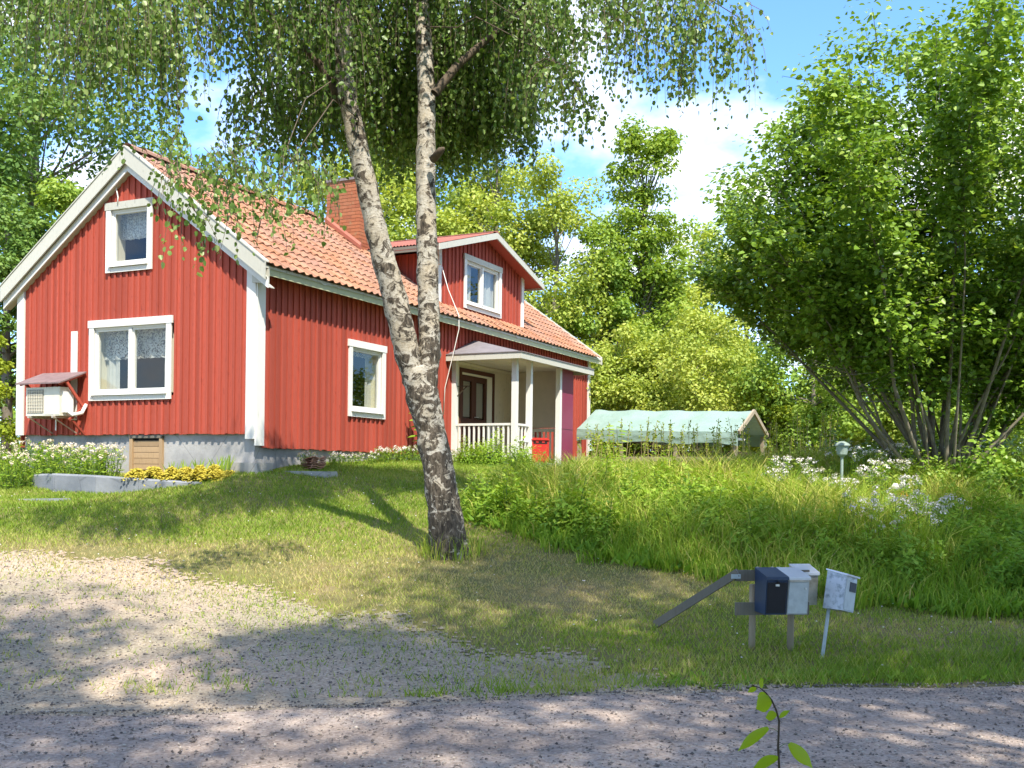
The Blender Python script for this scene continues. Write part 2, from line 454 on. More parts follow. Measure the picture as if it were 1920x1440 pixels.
class MB:
    """collects shapes that become one mesh object"""

    def __init__(self):
        self.v, self.f, self.r = [], [], []

    def add(self, vs_, fs, rnd=0.0):
        n = len(self.v)
        self.v += [tuple(map(float, q)) for q in vs_]
        self.f += [tuple(n + i for i in q) for q in fs]
        self.r += [rnd] * len(vs_)
        return self

    def box(self, x0, x1, y0, y1, z0, z1):
        return self.add([(x0, y0, z0), (x1, y0, z0), (x1, y1, z0), (x0, y1, z0),
                         (x0, y0, z1), (x1, y0, z1), (x1, y1, z1), (x0, y1, z1)],
                        [(0, 3, 2, 1), (4, 5, 6, 7), (0, 1, 5, 4), (1, 2, 6, 5), (2, 3, 7, 6), (3, 0, 4, 7)])

    def prism(self, front, back):
        n = len(front)
        fs = [tuple(range(n)), tuple(range(2 * n - 1, n - 1, -1))]
        fs += [(i, i + n, (i + 1) % n + n, (i + 1) % n) for i in range(n)]
        return self.add(list(front) + list(back), fs)

    def beam(self, a, b, w, h, up=(0, 0, 1)):
        a, b = Vector(a), Vector(b)
        d = (b - a).normalized()
        s = d.cross(Vector(up)).normalized() * (w / 2)
        t = s.cross(d).normalized() * (h / 2)
        return self.prism([a - s - t, a + s - t, a + s + t, a - s + t], [b - s - t, b + s - t, b + s + t, b - s + t])

    def tube(self, pts, radii, sides=8, cap=True, rough=0.0, rnd=0.0):
        pts = [Vector(q) for q in pts]
        k = len(pts)
        if not hasattr(radii, '__len__'):
            radii = [radii] * k
        ref = Vector((0.31, 0.95, 0.07))
        vs_, fs = [], []
        for i, q in enumerate(pts):
            d = (pts[min(i + 1, k - 1)] - pts[max(i - 1, 0)]).normalized()
            s = d.cross(ref)
            s = s.normalized() if s.length > 1e-4 else d.orthogonal().normalized()
            t = d.cross(s)
            for j in range(sides):
                an = 2 * pi * j / sides
                rr = radii[i] * (1 + rough * (sin(j * 2.3 + i * 1.7) * 0.6 + sin(j * 1.1 - i * 0.9 + 1) * 0.6))
                vs_.append(q + s * (cos(an) * rr) + t * (sin(an) * rr))
        for i in range(k - 1):
            for j in range(sides):
                fs.append((i * sides + j, i * sides + (j + 1) % sides, (i + 1) * sides + (j + 1) % sides, (i + 1) * sides + j))
        if cap:
            fs.append(tuple(range(sides - 1, -1, -1)))
            fs.append(tuple((k - 1) * sides + j for j in range(sides)))
        return self.add(vs_, fs, rnd)

    def mesh(self, name, mat, smooth=False):
        me = bpy.data.meshes.new(name)
        me.from_pydata(self.v, [], self.f)
        me.materials.append(MATS[mat])
        if any(self.r):
            at = me.attributes.new('rnd', 'FLOAT', 'POINT')
            at.data.foreach_set('value', self.r)
        if smooth:
            me.polygons.foreach_set('use_smooth', [True] * len(me.polygons))
        me.update()
        return me

    def build(self, name, mat, parent=None, smooth=False):
        return link(name, self.mesh(name, mat, smooth), parent)


def fast_mesh(name, verts, faces, mat, rnd=None, smooth=False):
    """mesh from numpy arrays; faces is (N, k) with k corners each"""
    me = bpy.data.meshes.new(name)
    nv, nf, k = len(verts), len(faces), faces.shape[1]
    me.vertices.add(nv)
    me.vertices.foreach_set('co', np.ascontiguousarray(verts, np.float32).ravel())
    me.loops.add(nf * k)
    me.loops.foreach_set('vertex_index', np.ascontiguousarray(faces, np.int32).ravel())
    me.polygons.add(nf)
    me.polygons.foreach_set('loop_start', np.arange(0, nf * k, k, dtype=np.int32))
    me.polygons.foreach_set('loop_total', np.full(nf, k, dtype=np.int32))
    if rnd is not None:
        at = me.attributes.new('rnd', 'FLOAT', 'POINT')
        at.data.foreach_set('value', np.ascontiguousarray(rnd, np.float32))
    me.materials.append(MATS[mat])
    me.update(calc_edges=True)
    if smooth:
        me.polygons.foreach_set('use_smooth', np.ones(nf, bool))
    return me


def unit(a):
    return a / np.maximum(np.linalg.norm(a, axis=1, keepdims=True), 1e-6)


def leaf_mesh(name, pos, axis, nrm, length, width, mat, rnd=None, shape=4, fold=0.25, rng=RNG):
    """leaves as small folded blades: 4 corners (2 triangles) or 6 corners (4 triangles)"""
    n = len(pos)
    axis = unit(axis)
    side = unit(np.cross(axis, nrm))
    up = np.cross(side, axis)
    L = (np.full(n, length) if np.isscalar(length) else length)[:, None]
    Wd = (np.full(n, width) if np.isscalar(width) else width)[:, None] * 0.5
    if shape == 4:
        q = [pos, pos + axis * L * 0.42 - side * Wd + up * Wd * fold, pos + axis * L, pos + axis * L * 0.42 + side * Wd + up * Wd * fold]
        tri = np.array([[0, 1, 2], [0, 2, 3]])
    else:
        q = [pos, pos + axis * L * 0.25 - side * Wd * 0.9 + up * Wd * fold, pos + axis * L * 0.68 - side * Wd * 0.72 + up * Wd * fold * 0.7,
             pos + axis * L - up * L * 0.06, pos + axis * L * 0.68 + side * Wd * 0.72 + up * Wd * fold * 0.7, pos + axis * L * 0.25 + side * Wd * 0.9 + up * Wd * fold]
        tri = np.array([[0, 1, 2], [0, 2, 3], [0, 3, 4], [0, 4, 5]])
    k = len(q)
    verts = np.stack(q, 1).reshape(-1, 3)
    faces = (np.arange(n)[:, None, None] * k + tri[None]).reshape(-1, 3)
    if rnd is None:
        rnd = rng.random(n)
    return fast_mesh(name, verts, faces, mat, np.repeat(rnd, k))


# ------------------------------------------------------------------ terrain
HGT = np.array([  # x, y, height above the road
    (2.22, 9.75, .12), (2.53, 12, .50), (4.09, 11, .24), (1.37, 12.3, .54), (-.57, 14.5, 1.0), (-.74, 13, .68), (.23, 10.8, .29),
    (-1.28, 10, .18), (-3.78, 11.5, .44), (-5.89, 12.3, .58), (-5.11, 15.5, 1.09), (-7.67, 16, 1.12), (-3.02, 16.8, 1.32),
    (-1.48, 18.5, 1.58), (-4.39, 17.9, 1.66), (-2.26, 22.2, 1.92), (.48, 24, 1.88), (-9.28, 20.4, 1.66), (3.91, 27, 1.72), (1.53, 25.5, 1.86), (5.6, 24.5, 1.66), (6.8, 28, 1.8),
    (7.0, 17.5, 1.5), (-7.26, 17.3, 1.22), (-5.2, 17.0, 1.36), (2.0, 18, 1.36), (4.4, 16, 1.15), (3.2, 14, .86), (5.6, 13, .62), (7.5, 14.5, .85),
    (6.5, 10.2, .22), (9, 12, .40), (10, 17, 1.35), (-3.5, 8.2, .05), (-6, 9, .14), (-9, 10.5, .3), (-12, 14, .85), (-14, 20, 1.55),
    (0, 34, 2.1), (6, 36, 2.2), (-8, 34, 2.1), (-16, 34, 2.0), (14, 30, 2.1), (14, 22, 1.9), (16, 44, 2.3), (-18, 46, 2.3), (0, 46, 2.3),
    (14, 11, .35), (18, 16, 1.1), (-18, 10, .3), (-18, 24, 1.7), (0.2, 20.5, 1.7), (3, 22, 1.62), (6.5, 22, 1.85)])


def tps(r):
    return np.where(r > 1e-9, r * r * np.log(np.maximum(r, 1e-9)), 0)


_n = len(HGT)
_K = tps(np.hypot(HGT[:, None, 0] - HGT[None, :, 0], HGT[:, None, 1] - HGT[None, :, 1])) + np.eye(_n) * 0.4
_P = np.c_[np.ones(_n), HGT[:, :2]]
_A = np.block([[_K, _P], [_P.T, np.zeros((3, 3))]])
_W = np.linalg.solve(_A, np.r_[HGT[:, 2], 0, 0, 0])


def road_far(x):
    return 8.08 + 0.205 * x + 0.10 * np.sin(x * 0.9) * np.exp(-(x / 14) ** 2)


def road_near(x):
    return road_far(x) - 4.6


def lump(x, y):
    return 0.022 * np.sin(x * 1.9 + 0.6 * y) * np.sin(y * 1.5 - 0.3 * x) + 0.012 * np.sin(x * 4.3 + 1) * np.sin(y * 3.7)


def ground_z(x, y):
    x, y = np.asarray(x, float), np.asarray(y, float)
    cx, cy = np.clip(x, -18, 18), np.clip(y, 7, 46)
    z = np.zeros(np.broadcast(cx, cy).shape)
    for i in range(_n):
        z = z + _W[i] * tps(np.hypot(cx - HGT[i, 0], cy - HGT[i, 1]))
    z = z + _W[_n] + _W[_n + 1] * cx + _W[_n + 2] * cy
    d = y - road_far(x)
    t = np.clip(d / 1.2, 0, 1); t = t * t * (3 - 2 * t)
    z = np.where(d > 0, z * t + 0.01, 0.0) + np.where(d > 0.3, lump(x, y), 0)
    e = road_near(x) - y                       # the verge on the camera's side
    z = np.where(e > 0, 0.10 * np.clip(e / 0.8, 0, 1) + lump(x, y) * np.clip(e, 0, 1), z)
    far = np.clip((np.hypot(x, y - 20) - 40) / 160, 0, 1)
    return z + far * 4.0


def gz(x, y):
    return float(ground_z(np.array([x]), np.array([y]))[0])


def axis_coords(lo, hi, step, out):
    c = list(np.arange(lo, hi + 1e-6, step))
    s, a, b = step, [], []
    q = lo
    while q > -out:
        s *= 1.25; q -= s; a.append(q)
    s, q = step, hi
    while q < out:
        s *= 1.25; q += s; b.append(q)
    return np.array(a[::-1] + c + b)


def grid_mesh(name, xs, ys, mat, lift=0.0, keep=None, zfun=None):
    X, Y = np.meshgrid(xs, ys)
    Zg = (zfun or ground_z)(X, Y) + lift
    v = np.stack([X, Y, Zg], -1).reshape(-1, 3)
    nx, ny = len(xs), len(ys)
    i, j = np.meshgrid(np.arange(nx - 1), np.arange(ny - 1))
    a = (j * nx + i).ravel()
    f = np.stack([a, a + 1, a + nx + 1, a + nx], 1)
    if keep is not None:
        c = v[f].mean(1)
        f = f[keep(c[:, 0], c[:, 1])]
        used = np.unique(f)
        re = np.zeros(len(v), int); re[used] = np.arange(len(used))
        v, f = v[used], re[f]
    return fast_mesh(name, v, f, mat, smooth=True)


g = link('ground', grid_mesh('ground', axis_coords(-13, 13, 0.16, 420), axis_coords(2.0, 30, 0.16, 420), 'turf_soil'))
tag(g, 'green and straw coloured ground rising from the road to the house', 'ground', kind='structure')

# the gravel road in front: one strip, slightly crowned, with two worn wheel tracks
rx = np.concatenate([np.arange(-120, -9, 3.0), np.arange(-9, 9, 0.2), np.arange(9, 121, 3.0)])
rt = np.linspace(0, 1, 27)
RXX, RT = np.meshgrid(rx, rt)
RY = road_near(RXX) + (road_far(RXX) + 0.12 * np.sin(RXX * 3.1) * 0.4 - road_near(RXX)) * RT
RZ = 0.014 + 0.035 * np.sin(pi * RT) - 0.014 * np.exp(-((RT - 0.30) / 0.07) ** 2) - 0.014 * np.exp(-((RT - 0.72) / 0.07) ** 2)
RZ = np.where((RT < 0.001) | (RT > 0.999), -0.01, RZ)
vv = np.stack([RXX, RY, RZ], -1).reshape(-1, 3)
nx = len(rx)
ii, jj = np.meshgrid(np.arange(nx - 1), np.arange(len(rt) - 1))
aa = (jj * nx + ii).ravel()
o = link('road', fast_mesh('road', vv, np.stack([aa, aa + 1, aa + nx + 1, aa + nx], 1), 'road_gravel', smooth=True))
tag(o, 'mauve grey gravel road crossing in front of the house', 'road', kind='structure')


def poly_mask(poly):
    P = np.asarray(poly, float)

    def inside(x, y):
        r = np.zeros(np.shape(x), bool)
        j = len(P) - 1
        for i in range(len(P)):
            c = ((P[i, 1] > y) != (P[j, 1] > y)) & (x < (P[j, 0] - P[i, 0]) * (y - P[i, 1]) / (P[j, 1] - P[i, 1] + 1e-12) + P[i, 0])
            r ^= c
            j = i
        return r
    return inside


DRIVE = [(-16, 4.4), (-4.0, 6.80), (0.0, 7.6), (2.3, 8.35), (1.75, 8.72), (1.0, 9.0), (.35, 9.32), (-.15, 9.70), (-.70, 10.05), (-1.2, 10.35), (-1.75, 10.80),
         (-2.4, 11.25), (-3.1, 11.65), (-3.8, 12.2), (-4.5, 12.7), (-5.6, 12.95), (-7.2, 12.6), (-9.5, 12.4), (-16, 12)]
in_drive0 = poly_mask(DRIVE)


def in_drive(x, y):
    wob = 0.13 * np.sin(x * 5.1 + y * 2.2) + 0.10 * np.sin(y * 7.3 - x * 3.1) + 0.05 * np.sin(x * 17 + y * 13)
    return in_drive0(x + wob, y + wob * 0.7)


rg_ = np.random.default_rng(44)
SP = (lambda x, y: rg_.normal(size=np.shape(x)) * 0.10, lambda x, y: rg_.normal(size=np.shape(x)) * 0.10)
o = link('gravel_driveway', grid_mesh('gravel_driveway', np.arange(-13, 2.8, 0.045), np.arange(5.6, 13.5, 0.045), 'drive_gravel', 0.007,
                                      lambda x, y: (in_drive(x + SP[0](x, y), y + SP[1](x, y))) & (y > road_far(x) - 0.25)))
tag(o, 'pinkish gravel driveway widening to the left of the lawn', 'driveway', kind='structure')

# ------------------------------------------------------------------ the red house
# local axes: x along the long side (away from the camera), y along the gable (to the left), z up; z = 0 is road level
HX, HY, HTH = -4.34, 18.0, radians(26.0)
house = empty('house', (HX, HY, 0), pi / 2 - HTH)
tag(house, 'red wooden cottage with white trim, orange tiled roof, dormer and porch', 'house')
GW, HL = 5.66, 14.95          # gable width, side length
RW = GW / 2                   # ridge
EAVE_Y, EAVE_Z, SLOPE = -0.33, 5.12, 0.722


def roof_z(w):
    w = w if w <= RW else GW - w
    return EAVE_Z + SLOPE * (w - EAVE_Y)


def face_gable(x0):
    return lambda u, n, z: (x0 - n, u, z)


def face_side(y0):
    return lambda u, n, z: (u, y0 - n, z)


def face_end(x0):
    return lambda u, n, z: (x0 + n, u, z)


def slab(mb, P, u0, u1, n0, n1, z0, z1):
    """box on a wall: u along it, n outwards"""
    return mb.prism([P(u0, n0, z0), P(u1, n0, z0), P(u1, n0, z1), P(u0, n0, z1)],
                    [P(u0, n1, z0), P(u1, n1, z0), P(u1, n1, z1), P(u0, n1, z1)])


def clad(name, P, u0, u1, pitch, zbot, ztop, holes, seed, batten=0.046, mat='red_boards', parent=house):
    """board-and-batten wall: every board and batten is a piece of its own"""
    rng = np.random.default_rng(seed)
    wall = empty(name, parent=parent)
    n = int(round((u1 - u0) / pitch)); pitch = (u1 - u0) / n

    def segs(ua, ub):
        cuts = [(h[2], h[3]) for h in holes if ua < h[1] - 0.012 and ub > h[0] + 0.012]
        z = zbot(0.5 * (ua + ub)) if callable(zbot) else zbot
        out = []
        for a, b in sorted(cuts):
            if a > z + 0.03:
                out.append((z, a))
            z = max(z, b)
        out.append((z, None))
        return out

    for kind in ('board', 'batten'):
        for i in range(n + (kind == 'batten')):
            if kind == 'board':
                ua, ub = u0 + i * pitch + 0.003, u0 + (i + 1) * pitch - 0.003
                n0, n1 = 0.0, 0.022 + rng.uniform(-0.002, 0.002)
            else:
                c = u0 + i * pitch + rng.uniform(-0.006, 0.006)
                ua, ub = c - batten / 2, c + batten / 2
                if ua < u0 or ub > u1:
                    continue
                n0, n1 = 0.0245, 0.047 + rng.uniform(-0.003, 0.002)
            drop = rng.uniform(-0.012, 0.012)
            for a, b in segs(ua, ub):
                za = a + (drop if a == (zbot(0.5 * (ua + ub)) if callable(zbot) else zbot) else 0)
                ta, tb = (ztop(ua), ztop(ub)) if b is None else (b, b)
                if max(ta, tb) - za < 0.04:
                    continue
                mid = [] if b is not None or not callable(ztop) or not (ua < RW < ub and 'gable' in name) else [(RW, ztop(RW))]
                pr = [(ua, za), (ub, za), (ub, tb)] + mid + [(ua, ta)]
                mb = MB().prism([P(u, n0, z) for u, z in pr], [P(u, n1, z) for u, z in pr])
                mb.build(kind, mat, wall)
    return wall


# window openings: u0, u1, z0, z1 (outer edge of the casing)
WG1 = (1.82, 3.83, 2.95, 4.41)
WG2 = (2.30, 3.44, 5.27, 6.53)
WS1 = (2.61, 3.91, 2.77, 4.23)
WD1 = (7.60, 9.56, 5.58, 6.84)


def shrink(h, d=0.07):
    return (h[0] + d, h[1] - d, h[2] + d, h[3] - d)


DA0, DA1, DY, DAPEX, DRIDGE, DEAVE = 6.45, 10.86, 0.25, 8.65, 7.50, 6.70   # dormer


def dormer_z(a):
    return DRIDGE - abs(a - DAPEX) / (DAPEX - 5.90) * (DRIDGE - DEAVE)


clad('gable_wall', face_gable(0.0), 0.16, GW - 0.10, 0.146, 2.33, lambda w: roof_z(w) - 0.05, [shrink(WG1), shrink(WG2)], 3)
clad('side_wall', face_side(0.0), 0.16, HL - 0.12, 0.163, 2.10, lambda a: 5.13, [shrink(WS1), (6.72, 9.98, 1.9, 4.35)], 4)
clad('dormer_wall', face_side(DY), DA0 + 0.10, DA1 - 0.10, 0.18, 5.45, lambda a: dormer_z(a) - 0.05, [shrink(WD1)], 5)
clad('dormer_cheek', face_gable(DA0), DY + 0.02, 1.95, 0.18, lambda w: roof_z(w) - 0.12, lambda w: 6.66, [], 6)
clad('dormer_cheek', face_end(DA1), DY + 0.02, 1.95, 0.18, lambda w: roof_z(w) - 0.12, lambda w: 6.66, [], 8)
clad('end_wall', face_end(HL), 0.05, GW - 0.05, 0.163 * 2, 2.10, lambda w: roof_z(w) - 0.05, [], 7)
mb = MB()
slab(mb, lambda u, n, z: (u, GW + n, z), 0.0, HL, 0.0, 0.03, 2.1, 5.05)
mb.build('back_wall', 'red_boards', house)

# corner boards
for nm, P, a, b, z0, z1 in (('corner_board', face_gable(0), -0.03, 0.165, 2.24, roof_z(0) - 0.06), ('corner_board', face_side(0), -0.052, 0.155, 2.13, 5.11),
                            ('corner_board', face_gable(0), GW - 0.10, GW + 0.08, 2.33, roof_z(GW) - 0.02), ('corner_board', face_side(0), HL - 0.13, HL + 0.03, 2.1, 5.1)):
    n1 = 0.066 if P(0, 1, 0)[0] == -1 else 0.063
    slab(MB(), P, a, b, 0.0245, n1, z0, z1).build(nm, 'white_paint', house)
for a, b in ((DA0 - 0.03, DA0 + 0.11), (DA1 - 0.11, DA1 + 0.03)):
    slab(MB(), face_side(DY), a, b, 0.0, 0.058, 5.45, dormer_z(a) - 0.05).build('corner_board', 'white_paint', house)

# foundation and cellar hatch
mb = MB()
mb.box(0.05, HL - 0.05, 0.05, GW - 0.05, 0.4, 2.42)
mb.build('foundation', 'concrete', house)
mb = MB(); mb.box(-0.06, 0.35, -0.10, 0.62, 0.6, 1.84); mb.build('foundation_step', 'stone_slab', house)
hatch = empty('cellar_hatch', parent=house)
for i in range(5):
    z = 1.70 + i * 0.105
    slab(MB(), face_gable(0.05), 2.16, 2.78, 0.005, 0.026 + 0.004 * (i % 2), z, z + 0.098).build('plank', 'old_wood', hatch)
for a, b in ((2.08, 2.15), (2.79, 2.86)):
    slab(MB(), face_gable(0.05), a, b, 0.002, 0.055, 1.60, 2.26).build('frame_board', 'old_wood', hatch)
slab(MB(), face_gable(0.05), 2.08, 2.86, 0.003, 0.06, 2.265, 2.31).build('lintel', 'grey_wood', hatch)
slab(MB(), face_gable(0.05), 2.10, 2.84, 0.001, 0.003, 1.60, 2.262).build('dark_gap', 'dark_hole', hatch)

# white marker board on the gable
slab(MB(), face_gable(0), 4.13, 4.29, 0.05, 0.066, 2.60, 4.25).build('white_strip', 'white_paint', house)


def window(P, h, panes, curtains, worn='white_paint', room=1.3, flip=False):
    u0, u1, z0, z1 = h
    w = empty('window', parent=house)
    c = 0.125
    # casing boards around the opening
    slab(MB(), P, u0 + 0.01, u0 + c, 0.049, 0.078, z0, z1 - c).build('casing_board', 'white_paint', w)
    slab(MB(), P, u1 - c, u1 - 0.01, 0.049, 0.078, z0, z1 - c).build('casing_board', 'white_paint', w)
    slab(MB(), P, u0 - 0.015, u1 + 0.015, 0.049, 0.085, z1 - c + 0.002, z1 + 0.01).build('casing_board', worn, w)
    slab(MB(), P, u0 + c + 0.002, u1 - c - 0.002, 0.049, 0.072, z0, z0 + c * 0.72).build('casing_board', 'white_paint', w)
    # sloping sill
    a, b = u0 + c - 0.03, u1 - c + 0.03
    zz = z0 + c * 0.78
    MB().prism([P(a, 0.0, zz + 0.045), P(a, 0.115, zz + 0.012), P(a, 0.115, zz - 0.004), P(a, 0.0, zz + 0.01)],
               [P(b, 0.0, zz + 0.045), P(b, 0.115, zz + 0.012), P(b, 0.115, zz - 0.004), P(b, 0.0, zz + 0.01)]).build('sill', 'white_paint', w)
    # frame and sashes
    iu0, iu1, iz0, iz1 = u0 + c - 0.02, u1 - c + 0.02, z0 + c, z1 - c + 0.015
    fr = MB()
    t = 0.05
    slab(fr, P, iu0, iu0 + t, -0.05, 0.035, iz0, iz1); slab(fr, P, iu1 - t, iu1, -0.05, 0.035, iz0, iz1)
    slab(fr, P, iu0 + t, iu1 - t, -0.05, 0.034, iz1 - t, iz1); slab(fr, P, iu0 + t, iu1 - t, -0.05, 0.034, iz0, iz0 + t)
    fr.build('frame', 'white_paint', w)
    gu0, gu1 = iu0 + t, iu1 - t
    st = 0.075 if panes == 2 else 0
    half = (gu1 - gu0 - st) / panes
    if panes == 2:
        slab(MB(), P, gu0 + half, gu0 + half + st, -0.045, 0.05, iz0 + t, iz1 - t).build('mullion', 'white_paint', w)
    for k in range(panes):
        pu0 = gu0 + k * (half + st)
        pu1 = pu0 + half
        s = MB(); q = 0.035
        slab(s, P, pu0, pu0 + q, -0.045, 0.02, iz0 + t, iz1 - t); slab(s, P, pu1 - q, pu1, -0.045, 0.02, iz0 + t, iz1 - t)
        slab(s, P, pu0 + q, pu1 - q, -0.045, 0.019, iz0 + t, iz0 + t + q); slab(s, P, pu0 + q, pu1 - q, -0.045, 0.019, iz1 - t - q, iz1 - t)
        s.build('sash', 'white_paint', w)
        MB().add([P(pu0 + q, -0.012, iz0 + t + q), P(pu1 - q, -0.012, iz0 + t + q), P(pu1 - q, -0.012, iz1 - t - q), P(pu0 + q, -0.012, iz1 - t - q)],
                 [(0, 1, 2, 3)]).build('pane', 'window_glass', w)
    # reveal and the dark room behind
    rv = MB()
    r0, r1, s0, s1 = iu0 + 0.005, iu1 - 0.005, iz0 + 0.005, iz1 - 0.005
    for q in ([(r0, s0), (r0, s1)], [(r1, s0), (r1, s1)], [(r0, s0), (r1, s0)], [(r0, s1), (r1, s1)]):
        rv.add([P(q[0][0], -0.055, q[0][1]), P(q[1][0], -0.055, q[1][1]), P(q[1][0], -0.30, q[1][1]), P(q[0][0], -0.30, q[0][1])], [(0, 1, 2, 3)])
    rv.build('reveal', 'cream_boards', w)
    rb = MB()
    e = 0.55
    qs = [(r0 - e, s0 - e), (r1 + e, s0 - e), (r1 + e, s1 + 0.25), (r0 - e, s1 + 0.25)]
    fr_ = [P(a_, -0.302, b_) for a_, b_ in qs]; bk = [P(a_, -room, b_) for a_, b_ in qs]
    rb.add(fr_ + bk, [(0, 1, 5, 4), (1, 2, 6, 5), (2, 3, 7, 6), (3, 0, 4, 7), (4, 5, 6, 7)])
    inner = [P(a_, -0.302, b_) for a_, b_ in ((r0, s0), (r1, s0), (r1, s1), (r0, s1))]
    rb.add(fr_ + inner, [(0, 1, 5, 4), (1, 2, 6, 5), (2, 3, 7, 6), (3, 0, 4, 7)])
    rb.build('room', 'room_dark', w)
    # curtains
    for (ca, cb, cz0, cz1, nn, mat, amp, freq) in curtains:
        mb = MB()
        k = 40
        top, bot = [], []
        for i in range(k + 1):
            f = i / k
            u = r0 + (r1 - r0) * (ca + (cb - ca) * f)
            d = nn + amp * sin(f * freq) + amp * 0.4 * sin(f * freq * 2.3 + 1)
            top.append(P(u, d, s0 + (s1 - s0) * cz1))
            bot.append(P(u, d * 1.02, s0 + (s1 - s0) * cz0 + 0.018 * abs(sin(f * freq * 0.9))))
        mb.add(top + bot, [(i, i + 1, i + k + 2, i + k + 1) for i in range(k)])
        mb.build('curtain', mat, w, True)
    return w


LACE = lambda z: (0.0, 1.0, z, 1.0, -0.20, 'lace', 0.016, 40)
wg = window(face_gable(0), WG1, 2, [LACE(0.52), (0.0, 0.20, 0.0, 0.6, -0.24, 'curtain', 0.02, 12), (0.80, 1.0, 0.0, 0.6, -0.24, 'curtain', 0.02, 12)])
wg['label'] = 'wide two-pane gable window with lace valance'
wg = window(face_gable(0), WG2, 1, [LACE(0.50), (0.0, 1.0, 0.5, 1.0, -0.24, 'curtain', 0.02, 30)], 'worn_white')
wg['label'] = 'small single-pane attic window under the gable peak'
window(face_side(0), WS1, 1, [(0.80, 1.0, 0.0, 1.0, -0.22, 'curtain', 0.012, 8), (0.0, 1.0, 0.88, 1.0, -0.21, 'lace', 0.012, 30)])['label'] = 'single-pane window in the long side'
window(face_side(DY), WD1, 2, [(0.0, 0.30, 0.0, 1.0, -0.12, 'curtain', 0.014, 14), (0.72, 1.0, 0.0, 1.0, -0.12, 'curtain', 0.014, 14)], 'worn_white', 0.8)['label'] = 'two-pane dormer window reflecting the sky'

# ---- roof
roof = empty('roof', parent=house)
RA0, RA1 = -0.20, HL + 0.20
under = MB()
for s in (1, -1):
    def W2(w):
        return w if s == 1 else GW - w
    a, b = EAVE_Y + 0.01, RW
    under.prism([(RA0, W2(a), roof_z(a) - 0.006), (RA1, W2(a), roof_z(a) - 0.006), (RA1, W2(b), roof_z(b) - 0.006), (RA0, W2(b), roof_z(b) - 0.006)],
                [(RA0, W2(a), roof_z(a) - 0.05), (RA1, W2(a), roof_z(a) - 0.05), (RA1, W2(b), roof_z(b) - 0.05), (RA0, W2(b), roof_z(b) - 0.05)])
under.build('roof_boards', 'worn_white', roof)

TW, TE = 0.212, 0.302        # tile width, exposed length
ang = math.atan(SLOPE)


def tile_shape(length):
    """S-shaped pantile: x across, y up the slope, z off the roof"""
    prof = [(0.0, 0.030), (0.035, 0.046), (0.075, 0.040), (0.115, 0.014), (0.150, 0.006), (0.185, 0.013), (0.222, 0.030)]
    k = len(prof)
    v = [(x, 0.0, z + 0.030) for x, z in prof] + [(x, length, z) for x, z in prof] + [(x, 0.0, z + 0.014) for x, z in prof]
    f = [(i, i + 1, i + k + 1, i + k) for i in range(k - 1)] + [(i + 2 * k, i + 2 * k + 1, i + 1, i) for i in range(k - 1)]
    return v, f


tv, tf = tile_shape(0.36)
tm = MB().add(tv, tf).mesh('tile', 'roof_clay')
ncol = int((RA1 - RA0 - 0.10) / TW)
slope_len = (RW - EAVE_Y) / cos(ang)
nrow = int(slope_len / TE)
spots = []
for r in range(nrow + 1):
    for c in range(ncol):
        s = -0.03 + r * TE
        a = RA0 + 0.07 + c * TW
        w = EAVE_Y + s * cos(ang)
        if w > RW - 0.10:
            continue
        if DA0 - 0.05 < a + TW / 2 < DA1 + 0.02 and w > DY - 0.18:
            continue
        if 5.62 < a + TW / 2 < 6.3 and w > 1.75:
            continue
        spots.append((a, w, s))
rng = np.random.default_rng(21)
# the 300 tiles that show largest are pieces of their own, the others one mesh
spots.sort(key=lambda q: q[0])
singles, rest = spots[:300], spots[300:]
for a, w, s in singles:
    o = link('tile', tm, roof)
    o.rotation_euler = (ang + rng.uniform(-0.012, 0.012), rng.uniform(-0.008, 0.008), rng.uniform(-0.012, 0.012))
    o.location = (a + rng.uniform(-0.004, 0.004), w, EAVE_Z + SLOPE * (w - EAVE_Y) + rng.uniform(0, 0.008))
mb = MB()
for a, w, s in rest:
    z0 = EAVE_Z + SLOPE * (w - EAVE_Y)
    d = rng.uniform(0, 0.012); tw = rng.uniform(-0.01, 0.01)
    mb.add([(a + x, w + y * cos(ang) - z * sin(ang), z0 + d + y * sin(ang) + z * cos(ang) + x * tw) for x, y, z in tv], tf, rng.uniform(0.01, 1))
o = mb.build('far_tiles', 'roof_clay', roof)
o['kind'] = 'stuff'
# tiles of the far slope
mb = MB()
for c in range(ncol):
    a = RA0 + 0.07 + c * TW
    for k in range(2):
        x0, x1 = a + k * TW / 2, a + (k + 1) * TW / 2
        z = 0.045 if k == 0 else 0.02
        mb.add([(x0, GW - EAVE_Y + 0.02, EAVE_Z + z - 0.01), (x1, GW - EAVE_Y + 0.02, EAVE_Z + z - 0.01), (x1, RW, roof_z(RW) + z), (x0, RW, roof_z(RW) + z)], [(0, 1, 2, 3)], rng.uniform(0.01, 1))
mb.build('back_slope', 'roof_clay', roof)['kind'] = 'stuff'
# ridge tiles
rl = 0.36
mbr = MB()
prof = [(cos(t) * 0.13, sin(t) * 0.10 - 0.015) for t in np.linspace(-0.15, pi + 0.15, 8)]
mbr.add([(0, y, z + 0.018) for y, z in prof] + [(rl + 0.03, y * 0.93, z * 0.93) for y, z in prof], [(i, i + 1, i + 9, i + 8) for i in range(7)])
rm = mbr.mesh('ridge_tile', 'roof_clay')
for i in range(int((RA1 - RA0) / rl)):
    if 5.5 < RA0 + i * rl < 6.2:
        continue
    o = link('ridge_tile', rm, roof, (RA0 + 0.02 + i * rl, RW + rng.uniform(-0.008, 0.008), roof_z(RW) + 0.045 + rng.uniform(-0.008, 0.008)))

